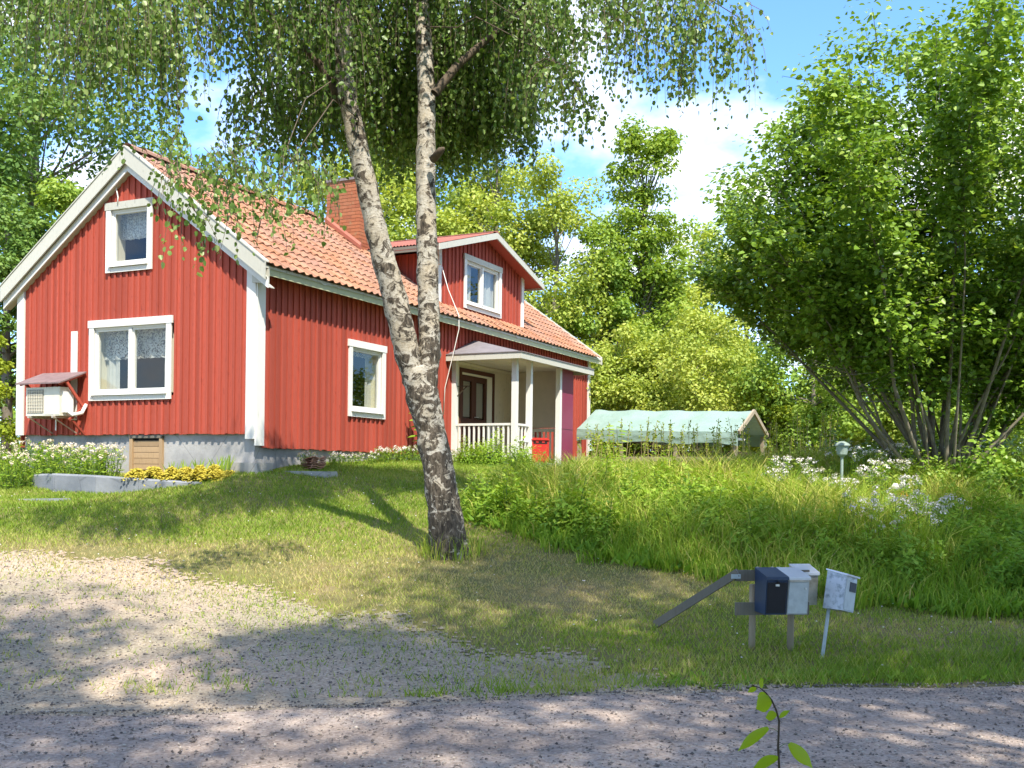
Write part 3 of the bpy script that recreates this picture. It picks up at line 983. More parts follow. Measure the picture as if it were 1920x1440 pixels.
# bargeboards on the near gable: an outer weathered board, an inner white one, and a capping strip
for s in (1, -1):
    def B(w, z, x):
        return (x, w if s == 1 else GW - w, z)
    a, b = EAVE_Y - 0.02, RW
    za, zb = roof_z(a), roof_z(b)
    for nm, x0, x1, t0, t1, mt in (('bargeboard', -0.235, -0.205, 0.06, -0.23, 'worn_white'), ('bargeboard', -0.16, -0.13, -0.20, -0.36, 'white_paint'),
                                   ('capping_strip', -0.25, -0.10, 0.085, 0.062, 'worn_white'), ('soffit', -0.205, -0.161, -0.17, -0.185, 'worn_white'),
                                   ('soffit', -0.129, 0.02, -0.335, -0.35, 'worn_white')):
        pr = [(a, za + t0), (b, zb + t0), (b, zb + t1), (a, za + t1)]
        MB().prism([B(u, z, x0) for u, z in pr], [B(u, z, x1) for u, z in pr]).build(nm, mt, roof)
    # far gable
    pr = [(a, za + 0.07), (b, zb + 0.07), (b, zb - 0.16), (a, za - 0.16)]
    MB().prism([B(u, z, RA1 + 0.02) for u, z in pr], [B(u, z, RA1 - 0.012) for u, z in pr]).build('bargeboard', 'worn_white', roof)
MB().prism([(-0.13, EAVE_Y - 0.01, 4.83), (-0.13, 0.0, 4.86), (-0.13, 0.0, 5.12), (-0.13, EAVE_Y - 0.01, 5.06)],
           [(-0.10, EAVE_Y - 0.01, 4.83), (-0.10, 0.0, 4.86), (-0.10, 0.0, 5.12), (-0.10, EAVE_Y - 0.01, 5.06)]).build('eave_end', 'worn_white', roof)
# fascia of the long side and its ragged drip strip
mb = MB(); mb.box(-0.09, HL + 0.17, EAVE_Y + 0.03, EAVE_Y + 0.055, 4.97, 5.095); mb.build('fascia', 'mossy_cream', roof)
mb = MB(); mb.box(-0.08, HL + 0.16, EAVE_Y + 0.057, -0.05, 5.035, 5.05); mb.build('eave_soffit', 'mossy_cream', roof)
mb = MB()
k = 260
xs_ = np.linspace(-0.1, HL + 0.15, k)
dz = 0.012 * np.sin(xs_ * 3.1) + 0.008 * np.sin(xs_ * 11.7) + 0.006 * np.sin(xs_ * 29)
mb.add([(x, EAVE_Y + 0.022, 5.12) for x in xs_] + [(x, EAVE_Y + 0.012, 5.082 + d) for x, d in zip(xs_, dz)], [(i, i + 1, i + k + 1, i + k) for i in range(k - 1)])
mb.build('drip_strip', 'white_paint', roof)

# ---- chimney of single bricks
chim = empty('chimney', parent=house)
CA0, CA1, CW0, CW1, CZ0, CZ1 = 5.62, 6.28, 1.78, 2.68, 6.35, 8.27
mb = MB(); mb.box(CA0 + 0.012, CA1 - 0.012, CW0 + 0.012, CW1 - 0.012, CZ0, CZ1 - 0.01); mb.build('mortar_core', 'mortar', chim)
ch = 0.077
bw_meshes = {}


def brick(x0, x1, y0, y1, z0, z1):
    key = (round(x1 - x0, 3), round(y1 - y0, 3))
    if key not in bw_meshes:
        hx, hy, hz, e = key[0] / 2, key[1] / 2, (z1 - z0) / 2, 0.004
        m_ = MB().box(-hx, hx, -hy, hy, -hz, hz)
        bw_meshes[key] = m_.mesh('brick', 'brick')
    link('brick', bw_meshes[key], chim, ((x0 + x1) / 2, (y0 + y1) / 2, (z0 + z1) / 2 ))


nc = int((CZ1 - 6.55) / ch)
for i in range(nc):
    z0 = 6.55 + i * ch
    z1 = z0 + ch - 0.011
    off = 0.0 if i % 2 else 0.115
    y = CW0 - off
    while y < CW1 - 0.02:                    # face towards the gable
        ya, yb = max(y, CW0), min(y + 0.219, CW1)
        if yb - ya > 0.03:
            brick(CA0, CA0 + 0.10, ya, yb, z0, z1)
        y += 0.23
    x = CA0 + 0.106 + (0.0 if i % 2 else -0.06)
    while x < CA1 - 0.02:                    # face towards the road
        xa, xb = max(x, CA0 + 0.106), min(x + 0.219, CA1)
        if xb - xa > 0.03:
            brick(xa, xb, CW0, CW0 + 0.10, z0, z1)
        x += 0.23
mb = MB(); mb.box(CA0 - 0.03, CA1 + 0.03, CW0 - 0.03, CW1 + 0.03, CZ1 - 0.012, CZ1 + 0.045); mb.build('cap', 'felt_roof', chim)
mb = MB()
mb.prism([(CA0 - 0.06, CW0 - 0.06, roof_z(CW0 - 0.06) + 0.07), (CA0 - 0.06, CW1, roof_z(CW1) + 0.07), (CA0 - 0.06, CW1, roof_z(CW1) + 0.16), (CA0 - 0.06, CW0 - 0.06, roof_z(CW0 - 0.06) + 0.16)],
         [(CA0 - 0.004, CW0 - 0.06, roof_z(CW0 - 0.06) + 0.07), (CA0 - 0.004, CW1, roof_z(CW1) + 0.07), (CA0 - 0.004, CW1, roof_z(CW1) + 0.22), (CA0 - 0.004, CW0 - 0.06, roof_z(CW0 - 0.06) + 0.22)])
mb.build('flashing', 'red_metal', chim)

# ---- dormer roof of corrugated red sheet
dr = empty('dormer_roof', parent=house)
ys_ = np.arange(-0.14, 2.9, 0.0125)
wv = 0.012 * np.cos(ys_ * 2 * pi / 0.085)
for s in (-1, 1):
    ae = DAPEX + s * (DAPEX - 5.88)
    mb = MB()
    n_ = len(ys_)
    mb.add([(DAPEX, y, DRIDGE + 0.035 + q) for y, q in zip(ys_, wv)] + [(ae, y, DEAVE + 0.030 + q) for y, q in zip(ys_, wv)],
           [(i, i + 1, i + n_ + 1, i + n_) for i in range(n_ - 1)])
    mb.build('corrugated_sheet', 'red_metal', dr)
    pr = [(DAPEX, DRIDGE + 0.012), (ae, DEAVE + 0.010), (ae, DEAVE - 0.125), (DAPEX, DRIDGE - 0.135)]
    MB().prism([(a, -0.15, z) for a, z in pr], [(a, -0.12, z) for a, z in pr]).build('bargeboard', 'worn_white', dr)
    pr = [(DAPEX, DRIDGE - 0.055), (ae, DEAVE - 0.058), (ae, DEAVE - 0.075), (DAPEX, DRIDGE - 0.075)]
    MB().prism([(a, -0.118, z) for a, z in pr], [(a, 2.6, z) for a, z in pr]).build('soffit', 'red_boards', dr)
    mb = MB(); mb.box(min(ae, ae - s * 0.025), max(ae, ae - s * 0.025), -0.118, 1.75, DEAVE - 0.12, DEAVE + 0.004); mb.build('fascia', 'grey_wood' if s < 0 else 'worn_white', dr)
mb = MB(); mb.prism([(DAPEX - 0.16, -0.14, DRIDGE + 0.012), (DAPEX, -0.14, DRIDGE + 0.062), (DAPEX + 0.16, -0.14, DRIDGE + 0.012)],
                    [(DAPEX - 0.16, 2.8, DRIDGE + 0.012), (DAPEX, 2.8, DRIDGE + 0.062), (DAPEX + 0.16, 2.8, DRIDGE + 0.012)])
mb.build('ridge_cap', 'red_metal', dr)
mb = MB(); mb.box(DA0 - 0.14, DA0 - 0.02, DY - 0.14, DY - 0.02, 6.36, 6.56); mb.build('lamp_box', 'worn_white', dr)
# white cable hanging from the dormer down to the porch
MB().tube([(DA0 - 0.06, DY - 0.15, 6.34), (6.44, -0.05, 5.80), (6.42, -0.34, 5.20), (6.38, -0.37, 4.9), (6.33, -0.25, 4.3), (6.28, -0.09, 3.6), (6.26, -0.07, 3.0)], 0.010, 6).build('cable', 'cable_white', house, True)
MB().tube([(-0.10, 3.30, 6.95), (-0.09, 3.18, 6.83), (-0.09, 3.12, 6.62), (-0.10, 3.12, 6.50)], 0.012, 6).build('cable', 'cable_white', house, True)

# ---- porch
PF = -1.60           # line of the front posts
PA0, PA1 = 6.70, 9.95
PFZ = 2.0
fl = MB(); fl.box(PA0 - 0.12, PA1 + 0.05, PF - 0.22, -0.03, 1.2, PFZ - 0.03); fl.build('porch_floor', 'stone_slab', house)
mb = MB(); mb.box(PA0 + 0.7, PA1 - 0.75, PF - 0.62, PF - 0.225, 1.1, 1.84); mb.build('porch_step', 'stone_slab', house)
PB = face_side(0.0)
wallp = empty('porch_wall', parent=house)
for i, (a, b) in enumerate(((6.72, 7.06), (8.80, 9.05), (9.053, 9.35), (9.353, 9.65), (9.653, 9.96))):
    slab(MB(), PB, a, b, 0.0, 0.018 + 0.003 * (i % 2), PFZ - 0.05, 4.38).build('panel', 'dirty_panel', wallp)
slab(MB(), PB, 7.063, 8.797, 0.0, 0.019, 4.13, 4.38).build('panel', 'dirty_panel', wallp)
slab(MB(), PB, PA0, PA1, 0.024, 0.05, 4.19, 4.25).build('ceiling_trim', 'cream_boards', wallp)
slab(MB(), PB, 6.72, 9.96, -0.08, -0.06, PFZ - 0.05, 4.38).build('backing', 'room_dark', wallp)
# double door
door = empty('double_door', parent=house)
slab(MB(), PB, 7.065, 7.15, -0.05, 0.045, PFZ, 4.12).build('door_frame', 'brown_door', door)
slab(MB(), PB, 8.71, 8.795, -0.05, 0.045, PFZ, 4.12).build('door_frame', 'brown_door', door)
slab(MB(), PB, 7.152, 8.708, -0.05, 0.044, 4.03, 4.12).build('door_frame', 'brown_door', door)
slab(MB(), PB, 8.45, 8.707, -0.05, 0.020, PFZ, 4.028).build('side_panel', 'cream_boards', door)
slab(MB(), PB, 7.153, 8.448, -0.05, 0.022, 3.98, 4.028).build('head_strip', 'cream_boards', door)
for a, b in ((7.155, 7.795), (7.80, 8.445)):
    lf = MB(); q = 0.11
    slab(lf, PB, a, a + q, -0.04, 0.012, PFZ, 3.975); slab(lf, PB, b - q, b, -0.04, 0.012, PFZ, 3.975)
    slab(lf, PB, a + q, b - q, -0.04, 0.011, 3.85, 3.975); slab(lf, PB, a + q, b - q, -0.04, 0.011, PFZ, 2.15)
    slab(lf, PB, a + q, b - q, -0.04, 0.011, 2.85, 2.98)
    lf.build('door_leaf', 'brown_door', door)
    slab(MB(), PB, a + q, b - q, -0.03, -0.012, 2.152, 2.848).build('lower_panel', 'brown_door', door)
    MB().add([PB(a + q, -0.02, 2.982), PB(b - q, -0.02, 2.982), PB(b - q, -0.02, 3.848), PB(a + q, -0.02, 3.848)], [(0, 1, 2, 3)]).build('pane', 'door_glass', door)
    mbc = MB(); kk = 16
    mbc.add([PB(a + q + (b - a - 2 * q) * i / kk, -0.045 + 0.006 * (i % 2), 3.84) for i in range(kk + 1)] + [PB(a + q + (b - a - 2 * q) * i / kk, -0.045 + 0.006 * (i % 2), 3.02) for i in range(kk + 1)],
            [(i, i + 1, i + kk + 2, i + kk + 1) for i in range(kk)])
    mbc.build('door_curtain', 'curtain', door)
MB().tube([PB(7.83, 0.012, 3.02), PB(7.83, 0.06, 3.02), PB(7.93, 0.065, 3.02)], 0.011, 6).build('handle', 'lock_metal', door)
MB().beam((6.75, -0.10, 3.66), (6.75, -0.48, 3.66), 0.02, 0.02).beam((6.75, -0.10, 3.40), (6.75, -0.38, 3.65), 0.02, 0.02).build('wall_bracket', 'stem_dark', wallp)


def post(a, w, z1=4.24, t=0.115, mat='white_paint'):
    o = MB().box(-t / 2, t / 2, -t / 2, t / 2, 0, z1 - PFZ + 0.03).build('porch_post', mat, house)
    o.location = (a, w, PFZ - 0.03)
    return o


post(6.72, PF); post(7.46, PF); post(9.12, PF); post(6.72, -0.09)
# left and front railings
rail = empty('porch_railing', parent=house)
MB().box(6.69, 6.75, PF + 0.06, -0.15, 2.77, 2.82).build('top_rail', 'white_paint', rail)
MB().box(6.69, 6.75, PF + 0.06, -0.15, 2.08, 2.12).build('bottom_rail', 'white_paint', rail)
for i in range(11):
    y = PF + 0.15 + i * 0.122
    MB().box(6.705, 6.74, y - 0.018, y + 0.018, 2.122, 2.768).build('baluster', 'white_paint', rail)
rail = empty('porch_railing', parent=house)
MB().box(6.78, 7.40, PF - 0.03, PF + 0.03, 2.77, 2.82).build('top_rail', 'white_paint', rail)
MB().box(6.78, 7.40, PF - 0.03, PF + 0.03, 2.08, 2.12).build('bottom_rail', 'white_paint', rail)
MB().box(6.78, 7.40, PF - 0.025, PF + 0.025, 2.42, 2.455).build('middle_rail', 'white_paint', rail)
for x in (6.92, 7.09, 7.26):
    MB().box(x - 0.018, x + 0.018, PF - 0.016, PF + 0.016, 2.457, 2.768).build('baluster', 'white_paint', rail)
    MB().box(x - 0.018, x + 0.018, PF - 0.016, PF + 0.016, 2.122, 2.418).build('baluster', 'white_paint', rail)
# far end wall of the porch: beige board above, old railing below
endp = empty('porch_end', parent=house)
MB().box(PA1 - 0.03, PA1, PF + 0.05, -0.03, 2.86, 4.26).build('panel', 'beige_panel', endp)
MB().box(PA1 - 0.05, PA1 + 0.01, PF + 0.05, -0.03, 2.76, 2.845).build('top_rail', 'cream_boards', endp)
MB().box(PA1 - 0.05, PA1 + 0.01, PF + 0.05, -0.03, 2.06, 2.10).build('bottom_rail', 'cream_boards', endp)
for i in range(13):
    y = PF + 0.11 + i * 0.115
    MB().box(PA1 - 0.04, PA1 - 0.005, y - 0.017, y + 0.017, 2.102, 2.758).build('baluster', 'cream_boards', endp)
# purple boards beside the right post
pp = empty('porch_screen', parent=house)
MB().box(9.19, 9.94, PF - 0.03, PF - 0.008, 2.825, 4.24).build('purple_board', 'purple_panel', pp)
MB().box(9.19, 9.94, PF - 0.03, PF - 0.008, 1.98, 2.805).build('purple_board', 'purple_panel', pp)
MB().box(9.19, 9.94, PF - 0.038, PF - 0.012, 2.8055, 2.8245).build('joint_strip', 'purple_panel', pp)
# ceiling of planks
cl_ = empty('porch_ceiling', parent=house)
for i in range(12):
    y = PF - 0.15 + i * 0.145
    MB().box(6.46, 10.2, y, y + 0.141, 4.262 + 0.002 * (i % 2), 4.285).build('plank', 'cream_boards', cl_)
# hipped felt roof and its white edge boards
pr_ = empty('porch_roof', parent=house)
E0, E1, EY, EZ, TZ = 6.42, 10.62, -1.88, 4.345, 4.82
mb = MB()
pts = [(E0, -0.03, EZ), (E0, EY, EZ), (E1, EY, EZ), (E1, -0.03, TZ), (7.75, -0.03, TZ)]
mb.add(pts + [(x, y, z - 0.05) for x, y, z in pts], [(0, 1, 4), (1, 2, 3, 4), (5, 9, 6), (6, 9, 8, 7), (0, 5, 6, 1), (1, 6, 7, 2), (2, 7, 8, 3)])
mb.build('felt_sheet', 'felt_roof', pr_)
MB().box(E0 - 0.012, E0 + 0.014, EY + 0.02, -0.03, EZ - 0.145, EZ - 0.012).build('edge_board', 'worn_white', pr_)
MB().box(E0 - 0.012, E1 + 0.02, EY - 0.012, EY + 0.016, EZ - 0.145, EZ - 0.012).build('edge_board', 'worn_white', pr_)
MB().box(E0 - 0.03, E1 + 0.03, EY - 0.03, EY + 0.03, EZ - 0.010, EZ + 0.008).build('edge_strip', 'felt_roof', pr_)
MB().box(E0 - 0.03, E0 + 0.03, EY + 0.032, -0.03, EZ - 0.010, EZ + 0.008).build('edge_strip', 'felt_roof', pr_)
MB().prism([(E1 - 0.02, EY + 0.02, EZ - 0.13), (E1 - 0.02, -0.03, EZ - 0.13), (E1 - 0.02, -0.03, TZ - 0.06), (E1 - 0.02, EY + 0.02, EZ - 0.055)],
           [(E1 + 0.01, EY + 0.02, EZ - 0.13), (E1 + 0.01, -0.03, EZ - 0.13), (E1 + 0.01, -0.03, TZ - 0.06), (E1 + 0.01, EY + 0.02, EZ - 0.055)]).build('end_board', 'worn_white', pr_)
HM = house.matrix_basis.copy()
HM = Matrix.Translation((HX, HY, 0)) @ Matrix.Rotation(pi / 2 - HTH, 4, 'Z')


def hpt(a, w, z=0.0):
    return np.array(HM @ Vector((a, w, z)))


def on_house(name, a, w, z):
    """a thing of its own that hangs on or stands at the house, turned with it"""
    p_ = hpt(a, w, z)
    return empty(name, p_, pi / 2 - HTH)


# ------------------------------------------------------------------ things at the house
hp = on_house('heat_pump', -0.40, 4.44, 2.66)
tag(hp, 'cream heat pump unit on steel brackets at the left end of the gable', 'heat pump')
b_ = MB().box(-0.15, 0.15, -0.44, 0.44, 0, 0.52).build('casing', 'pump_cream', hp)
gr = MB().box(-0.158, -0.1505, -0.02, 0.40, 0.05, 0.48).build('grille', 'pump_grille', hp)
for i in range(9):
    MB().box(-0.166, -0.1585, 0.01 + i * 0.045, 0.017 + i * 0.045, 0.06, 0.47).build('grille_bar', 'pump_cream', gr)
for i in range(7):
    MB().box(-0.1655, -0.1585, -0.01, 0.39, 0.085 + i * 0.06, 0.091 + i * 0.06).build('grille_bar', 'pump_cream', gr)
MB().box(-0.155, -0.1505, -0.43, -0.05, 0.02, 0.50).build('front_cover', 'pump_cream', hp)
MB().box(-0.10, 0.12, -0.475, -0.4405, 0.06, 0.44).build('service_cover', 'pipe_white', hp)
for y in (-0.30, 0.32):
    br = MB().box(-0.20, 0.36, y - 0.02, y + 0.02, -0.04, -0.002)
    br.build('bracket', 'steel_bracket', hp)
    MB().beam((-0.16, y, -0.04), (0.35, y, -0.30), 0.018, 0.018).build('bracket_strut', 'steel_bracket', hp)
MB().tube([(0.0, -0.455, 0.10), (0.02, -0.56, 0.02), (0.20, -0.60, 0.06), (0.34, -0.55, 0.22)], 0.035, 8).build('pipe', 'pipe_white', hp, True)
MB().tube([(0.06, -0.10, -0.01), (0.06, -0.10, -0.26)], 0.014, 6).build('drain_pipe', 'pipe_white', hp)
cv = on_house('heat_pump_shelter', -0.32, 4.45, 3.2)
tag(cv, 'small sloping weathered board roof on red struts above the heat pump', 'shelter')
MB().prism([(-0.34, -0.56, 0.03), (-0.34, 0.58, 0.03), (0.26, 0.58, 0.27), (0.26, -0.56, 0.27)],
           [(-0.34, -0.56, 0.055), (-0.34, 0.58, 0.055), (0.26, 0.58, 0.295), (0.26, -0.56, 0.295)]).build('roof_board', 'shelter_top', cv)
MB().beam((-0.30, -0.50, 0.03), (0.26, -0.50, 0.25), 0.04, 0.045).build('rafter', 'red_boards', cv)
MB().beam((-0.30, 0.50, 0.03), (0.26, 0.50, 0.25), 0.04, 0.045).build('rafter', 'red_boards', cv)
MB().beam((-0.16, -0.53, 0.07), (0.26, -0.53, -0.40), 0.035, 0.05).build('strut', 'red_boards', cv)
MB().beam((-0.10, -0.53, -0.62), (0.26, -0.53, -0.34), 0.035, 0.04).build('strut', 'red_boards', cv)
MB().beam((-0.02, -0.53, -0.62), (0.25, -0.53, -0.86), 0.035, 0.04).build('strut', 'red_boards', cv)
MB().beam((-0.16, 0.53, 0.07), (0.26, 0.53, -0.40), 0.035, 0.05).build('strut', 'red_boards', cv)

lb = on_house('letterbox', 7.70, -1.74, 1.975)
tag(lb, 'red metal letterbox with a dark slot standing on the porch edge', 'letterbox')
lb.rotation_euler = (0, 0, pi / 2 - HTH - radians(52))
mbx = MB().box(-0.21, 0.21, -0.10, 0.10, 0, 0.50)
mbx.build('body', 'letterbox_red', lb)
MB().prism([(-0.225, -0.13, 0.50), (0.225, -0.13, 0.50), (0.225, 0.12, 0.545), (-0.225, 0.12, 0.545)],
           [(-0.225, -0.13, 0.515), (0.225, -0.13, 0.515), (0.225, 0.12, 0.56), (-0.225, 0.12, 0.56)]).build('lid', 'letterbox_red', lb)
MB().box(-0.15, 0.17, -0.104, -0.1005, 0.415, 0.475).build('slot', 'dark_hole', lb)
MB().box(-0.17, 0.185, -0.112, -0.1005, 0.03, 0.37).build('front_door', 'letterbox_red', lb)
for x in (-0.06, 0.08):
    MB().box(x - 0.03, x + 0.03, -0.108, -0.1045, 0.44, 0.475).build('hinge', 'letterbox_red', lb)

# spare roof tiles stacked at the corner
for i in range(7):
    o = link('roof_tile', tm)
    p_ = hpt(0.66 + 0.02 * (i % 3), -0.66, 0)
    z0 = gz(p_[0], p_[1]) + 0.005
    o.location = (p_[0], p_[1], z0 + i * 0.030)
    o.rotation_euler = (radians(-3 + (i * 5) % 6), radians(-6), pi / 2 - HTH - radians(20 + (i * 7) % 11))
    tag(o, 'clay roof tile in the small spare stack by the house corner', 'roof tile', 'spare roof tiles stacked at the corner')
    o.scale = (1.3, 1.1, 1)
p_ = hpt(0.66, -0.62, 0)
sl = empty('stone_block', (p_[0] + 0.05, p_[1] - 0.05, gz(p_[0], p_[1]) - 0.15), -0.2)
tag(sl, 'flat grey stone under the stacked spare tiles', 'stone')
mbs = MB()
hexa = [(-0.45, -0.2), (-0.2, -0.28), (0.35, -0.24), (0.5, 0.0), (0.4, 0.25), (-0.3, 0.28), (-0.52, 0.1)]
mbs.prism([(x, y, 0) for x, y in hexa], [(x * 0.95, y * 0.95, 0.15) for x, y in hexa]).build('stone', 'stone_slab', sl)

# low concrete garden wall in front of the gable
gwall = empty('garden_wall', (0, 0, 0))
tag(gwall, 'low grey cracked concrete garden wall sunk in the lawn before the gable', 'wall')
path = [spot(60, 893, 18.4), spot(100, 897, 17.9), spot(180, 900, 17.45), spot(260, 900, 17.35), spot(330, 902, 17.3), spot(378, 906, 17.35), spot(386, 908, 17.7)]
tops = [1.60, 1.62, 1.60, 1.56, 1.53, 1.51, 1.50]
for i in range(len(path) - 1):
    a, b = path[i], path[i + 1]
    d = np.array([b[0] - a[0], b[1] - a[1]]); d /= np.linalg.norm(d)
    nrm_ = np.array([-d[1], d[0]]) * 0.17
    f0, f1 = a[:2], b[:2]
    mbw = MB()
    ends = []
    for q, t in ((f0, tops[i]), (f1, tops[i + 1])):
        ends.append([(q[0], q[1], 0.9), (q[0], q[1], t - 0.03), (q[0] + nrm_[0] * 0.2, q[1] + nrm_[1] * 0.2, t), (q[0] + nrm_[0], q[1] + nrm_[1], t - 0.005), (q[0] + nrm_[0], q[1] + nrm_[1], 0.9)])
    e = d * 0.004
    ends[1] = [(x - e[0], y - e[1], z) for x, y, z in ends[1]]
    mbw.prism(ends[0], ends[1]).build('wall_section', 'old_concrete', gwall)
fs = empty('flat_stone', (-7.35, 16.75, gz(-7.35, 16.75) - 0.05), 0.1)
tag(fs, 'flat stone lying in the grass below the garden wall', 'stone')
mbs = MB(); mbs.prism([(x * 0.9, y * 0.55, 0) for x, y in hexa], [(x * 0.80, y * 0.42, 0.085 + 0.02 * x) for x, y in hexa]); mbs.build('stone', 'old_concrete', fs)


# ------------------------------------------------------------------ trees
def pts_in_ball(rng, n):
    d = unit(rng.normal(size=(n, 3)))
    return d * (rng.random((n, 1)) ** 0.42)


def copy_tree(src, loc, rz=0.0, sc=1.0):
    r = src.copy(); COL.objects.link(r)
    r.location = loc; r.rotation_euler = (0, 0, rz)
    r.scale = (sc, sc, sc) if not hasattr(sc, '__len__') else sc
    for ch in [q for q in bpy.data.objects if q.parent == src]:
        c = ch.copy(); COL.objects.link(c); c.parent = r
    return r


def leafy_tree(name, label, base, height, low, radius, n_clump, n_leaf, leaf, mat, seed, bark='far_bark', trunk_r=0.14, squash=1.0, group=None, cat='tree', clump=0.30, spires=None, fork=1):
    """tapered trunk, limbs to every leaf clump, and a crown of single leaves; low..height is the crown"""
    rng = np.random.default_rng(seed)
    bx, by = base
    bz = gz(bx, by) - 0.1
    root = empty(name, (bx, by, bz))
    tag(root, label, cat, group)
    mid, half = (height + low) / 2, (height - low) / 2
    cen = []
    if spires:
        for sx_, sy_, sh, sr in spires:
            for k in range(n_clump // len(spires)):
                t = rng.random()
                z = low + (sh - low) * t
                rr = sr * (1 - 0.75 * t ** 1.6) * sqrt(rng.random())
                an = rng.random() * 2 * pi
                cen.append((sx_ + rr * cos(an), sy_ + rr * sin(an), z))
    else:
        while len(cen) < n_clump:
            d = rng.normal(size=3); d /= np.linalg.norm(d)
            f = 0.45 + 0.55 * rng.random() ** 0.6
            z = mid + d[2] * half * f * 0.95
            wid = 1.0 - 0.25 * max(0, (z - mid) / half)
            cen.append((d[0] * radius * f * wid, d[1] * radius * f * wid * squash, z))
    cen = np.array(cen)
    tr = MB()
    hz = np.linspace(0, height * 0.86, 8)
    wob = rng.normal(size=(8, 2)) * 0.05 * np.linspace(0, 1.6, 8)[:, None]
    tr.tube([(wob[i, 0], wob[i, 1], hz[i]) for i in range(8)], [trunk_r * (1 - 0.85 * i / 7) + 0.012 for i in range(8)], 8)
    for c in cen:
        z0 = max(0.3 * c[2], min(c[2] * 0.80, c[2] - 0.4 * np.hypot(c[0], c[1])))
        q = np.array([0, 0, z0])
        m_ = (q + c) / 2 + np.array([0, 0, -0.06 * np.hypot(c[0], c[1])])
        tr.tube([q, m_, c], [trunk_r * 0.22, trunk_r * 0.13, 0.006], 5, cap=False)
    tr.build('trunk', bark, root, True)
    per = n_leaf // len(cen)
    rc = radius * clump * (0.7 + 0.6 * rng.random(len(cen)))
    b = pts_in_ball(rng, per * len(cen))
    ci = np.repeat(np.arange(len(cen)), per)
    pos = cen[ci] + b * rc[ci][:, None] * np.array([1.15, 1.15, 0.85])
    ok = pos[:, 2] > 0.05
    pos, b, ci = pos[ok], b[ok], ci[ok]
    n = len(pos)
    nrm = unit(b * 0.7 + np.array([0, 0, 0.75]) + rng.normal(size=(n, 3)) * 0.55)
    ax = unit(np.cross(nrm, rng.normal(size=(n, 3)))) + np.array([0, 0, -0.25])
    L = leaf * (0.7 + 0.6 * rng.random(n))
    rv = np.clip(0.5 + 0.30 * (rng.random(len(cen))[ci] - 0.5) + 0.55 * (rng.random(n) - 0.5), 0, 1)
    link('crown', leaf_mesh('crown', pos, ax, nrm, L, L * 0.68, mat, rv, rng=rng), root)
    return root


def px_tree(name, label, u, v_top, v_low, hw, d, n_clump, n_leaf, leaf, mat, seed, **kw):
    """the same, measured on the photograph: top, bottom and half width in pixels, standing d metres away"""
    x, y, zt = spot(u, v_top, d)
    zl = spot(u, v_low, d)[2]
    g_ = gz(x, y) - 0.1
    return leafy_tree(name, label, (x, y), zt - g_, max(0.15, zl - g_), hw * d / FPX, n_clump, n_leaf, leaf, mat, seed, **kw)


BT = 'trees behind the house'
oak = px_tree('oak_tree', 'tall dark green tree at the left edge with its trunk showing', 70, -260, 560, 250, 34, 60, 26000, 0.17, 'oak_leaf', 31, group=BT, trunk_r=0.28, clump=0.25)
px_tree('oak_tree', 'dark green tree cut by the left picture edge behind the gable', -110, -60, 700, 210, 29, 50, 18000, 0.16, 'oak_leaf', 32, group=BT, trunk_r=0.22, clump=0.27)
px_tree('leafy_bush', 'mid green bushy tree directly left of the gable peak', 165, 300, 800, 105, 27, 40, 14000, 0.12, 'mid_leaf', 33, group=BT)
px_tree('leafy_bush', 'dark green bush behind the left end of the gable', 20, 330, 830, 110, 26, 40, 14000, 0.12, 'oak_leaf', 34, group=BT)
px_tree('hedge_bush', 'bright yellow green bush left of the heat pump', -20, 610, 880, 65, 23, 22, 7000, 0.08, 'yellow_leaf', 35, group=BT, trunk_r=0.06)
px_tree('leafy_tree', 'green tree top showing above the ridge beside the gable peak', 320, 235, 700, 120, 40, 40, 11000, 0.16, 'mid_leaf', 36, group=BT)
PT = 'pale trees of the wood behind the house'
px_tree('birch_tree', 'pale green tree left of the brick chimney', 545, 275, 760, 115, 41, 60, 20000, 0.15, 'pale_leaf', 37, group=PT)
px_tree('birch_tree', 'pale green tree standing behind the brick chimney', 680, 225, 760, 120, 39, 62, 22000, 0.15, 'pale_leaf', 38, group=PT)
px_tree('birch_tree', 'tall pale green tree above the left end of the dormer', 800, 175, 760, 135, 43, 66, 25000, 0.16, 'mid_leaf', 39, group=PT)
px_tree('birch_tree', 'tall pale weeping tree above the dormer peak', 935, 165, 800, 125, 40, 66, 26000, 0.15, 'pale_leaf', 40, group=PT)
px_tree('birch_tree', 'pale green tree between the dormer and the slender maple', 1045, 255, 820, 120, 38, 62, 24000, 0.14, 'pale_leaf', 41, group=PT)
px_tree('birch_tree', 'light green tree just right of the far roof end', 1130, 395, 860, 92, 38, 52, 20000, 0.13, 'mid_leaf', 42, group=PT)
x, y, zt = spot(1212, 235, 38)
gm = gz(x, y) - 0.1
S_ = 38 / FPX
leafy_tree('maple_tree', 'slender open maple with two leafy spires against the cloud', (x, y), zt - gm, 2.2, 95 * S_, 120, 22000, 0.15, 'maple_leaf', 43, trunk_r=0.11, clump=0.26,
           spires=[(-28 * S_, 0.2, zt - gm, 70 * S_), (26 * S_, -0.2, zt - gm - 0.3, 80 * S_), (0, 0, (zt - gm) * 0.66, 125 * S_)])
px_tree('birch_tree', 'pale tree below the cloud between the maple and the hazel', 1312, 400, 860, 100, 42, 56, 20000, 0.15, 'pale_leaf', 44, group=PT)
px_tree('birch_tree', 'loose pale tree touching the left edge of the hazel', 1405, 345, 880, 80, 44, 48, 14000, 0.16, 'mid_leaf', 45, group=PT)
px_tree('birch_tree', 'pale round tree directly below the maple spires', 1235, 480, 880, 95, 40, 50, 19000, 0.14, 'pale_leaf', 61, group=PT)
SH = 'shrubs behind the tarpaulin shelter'
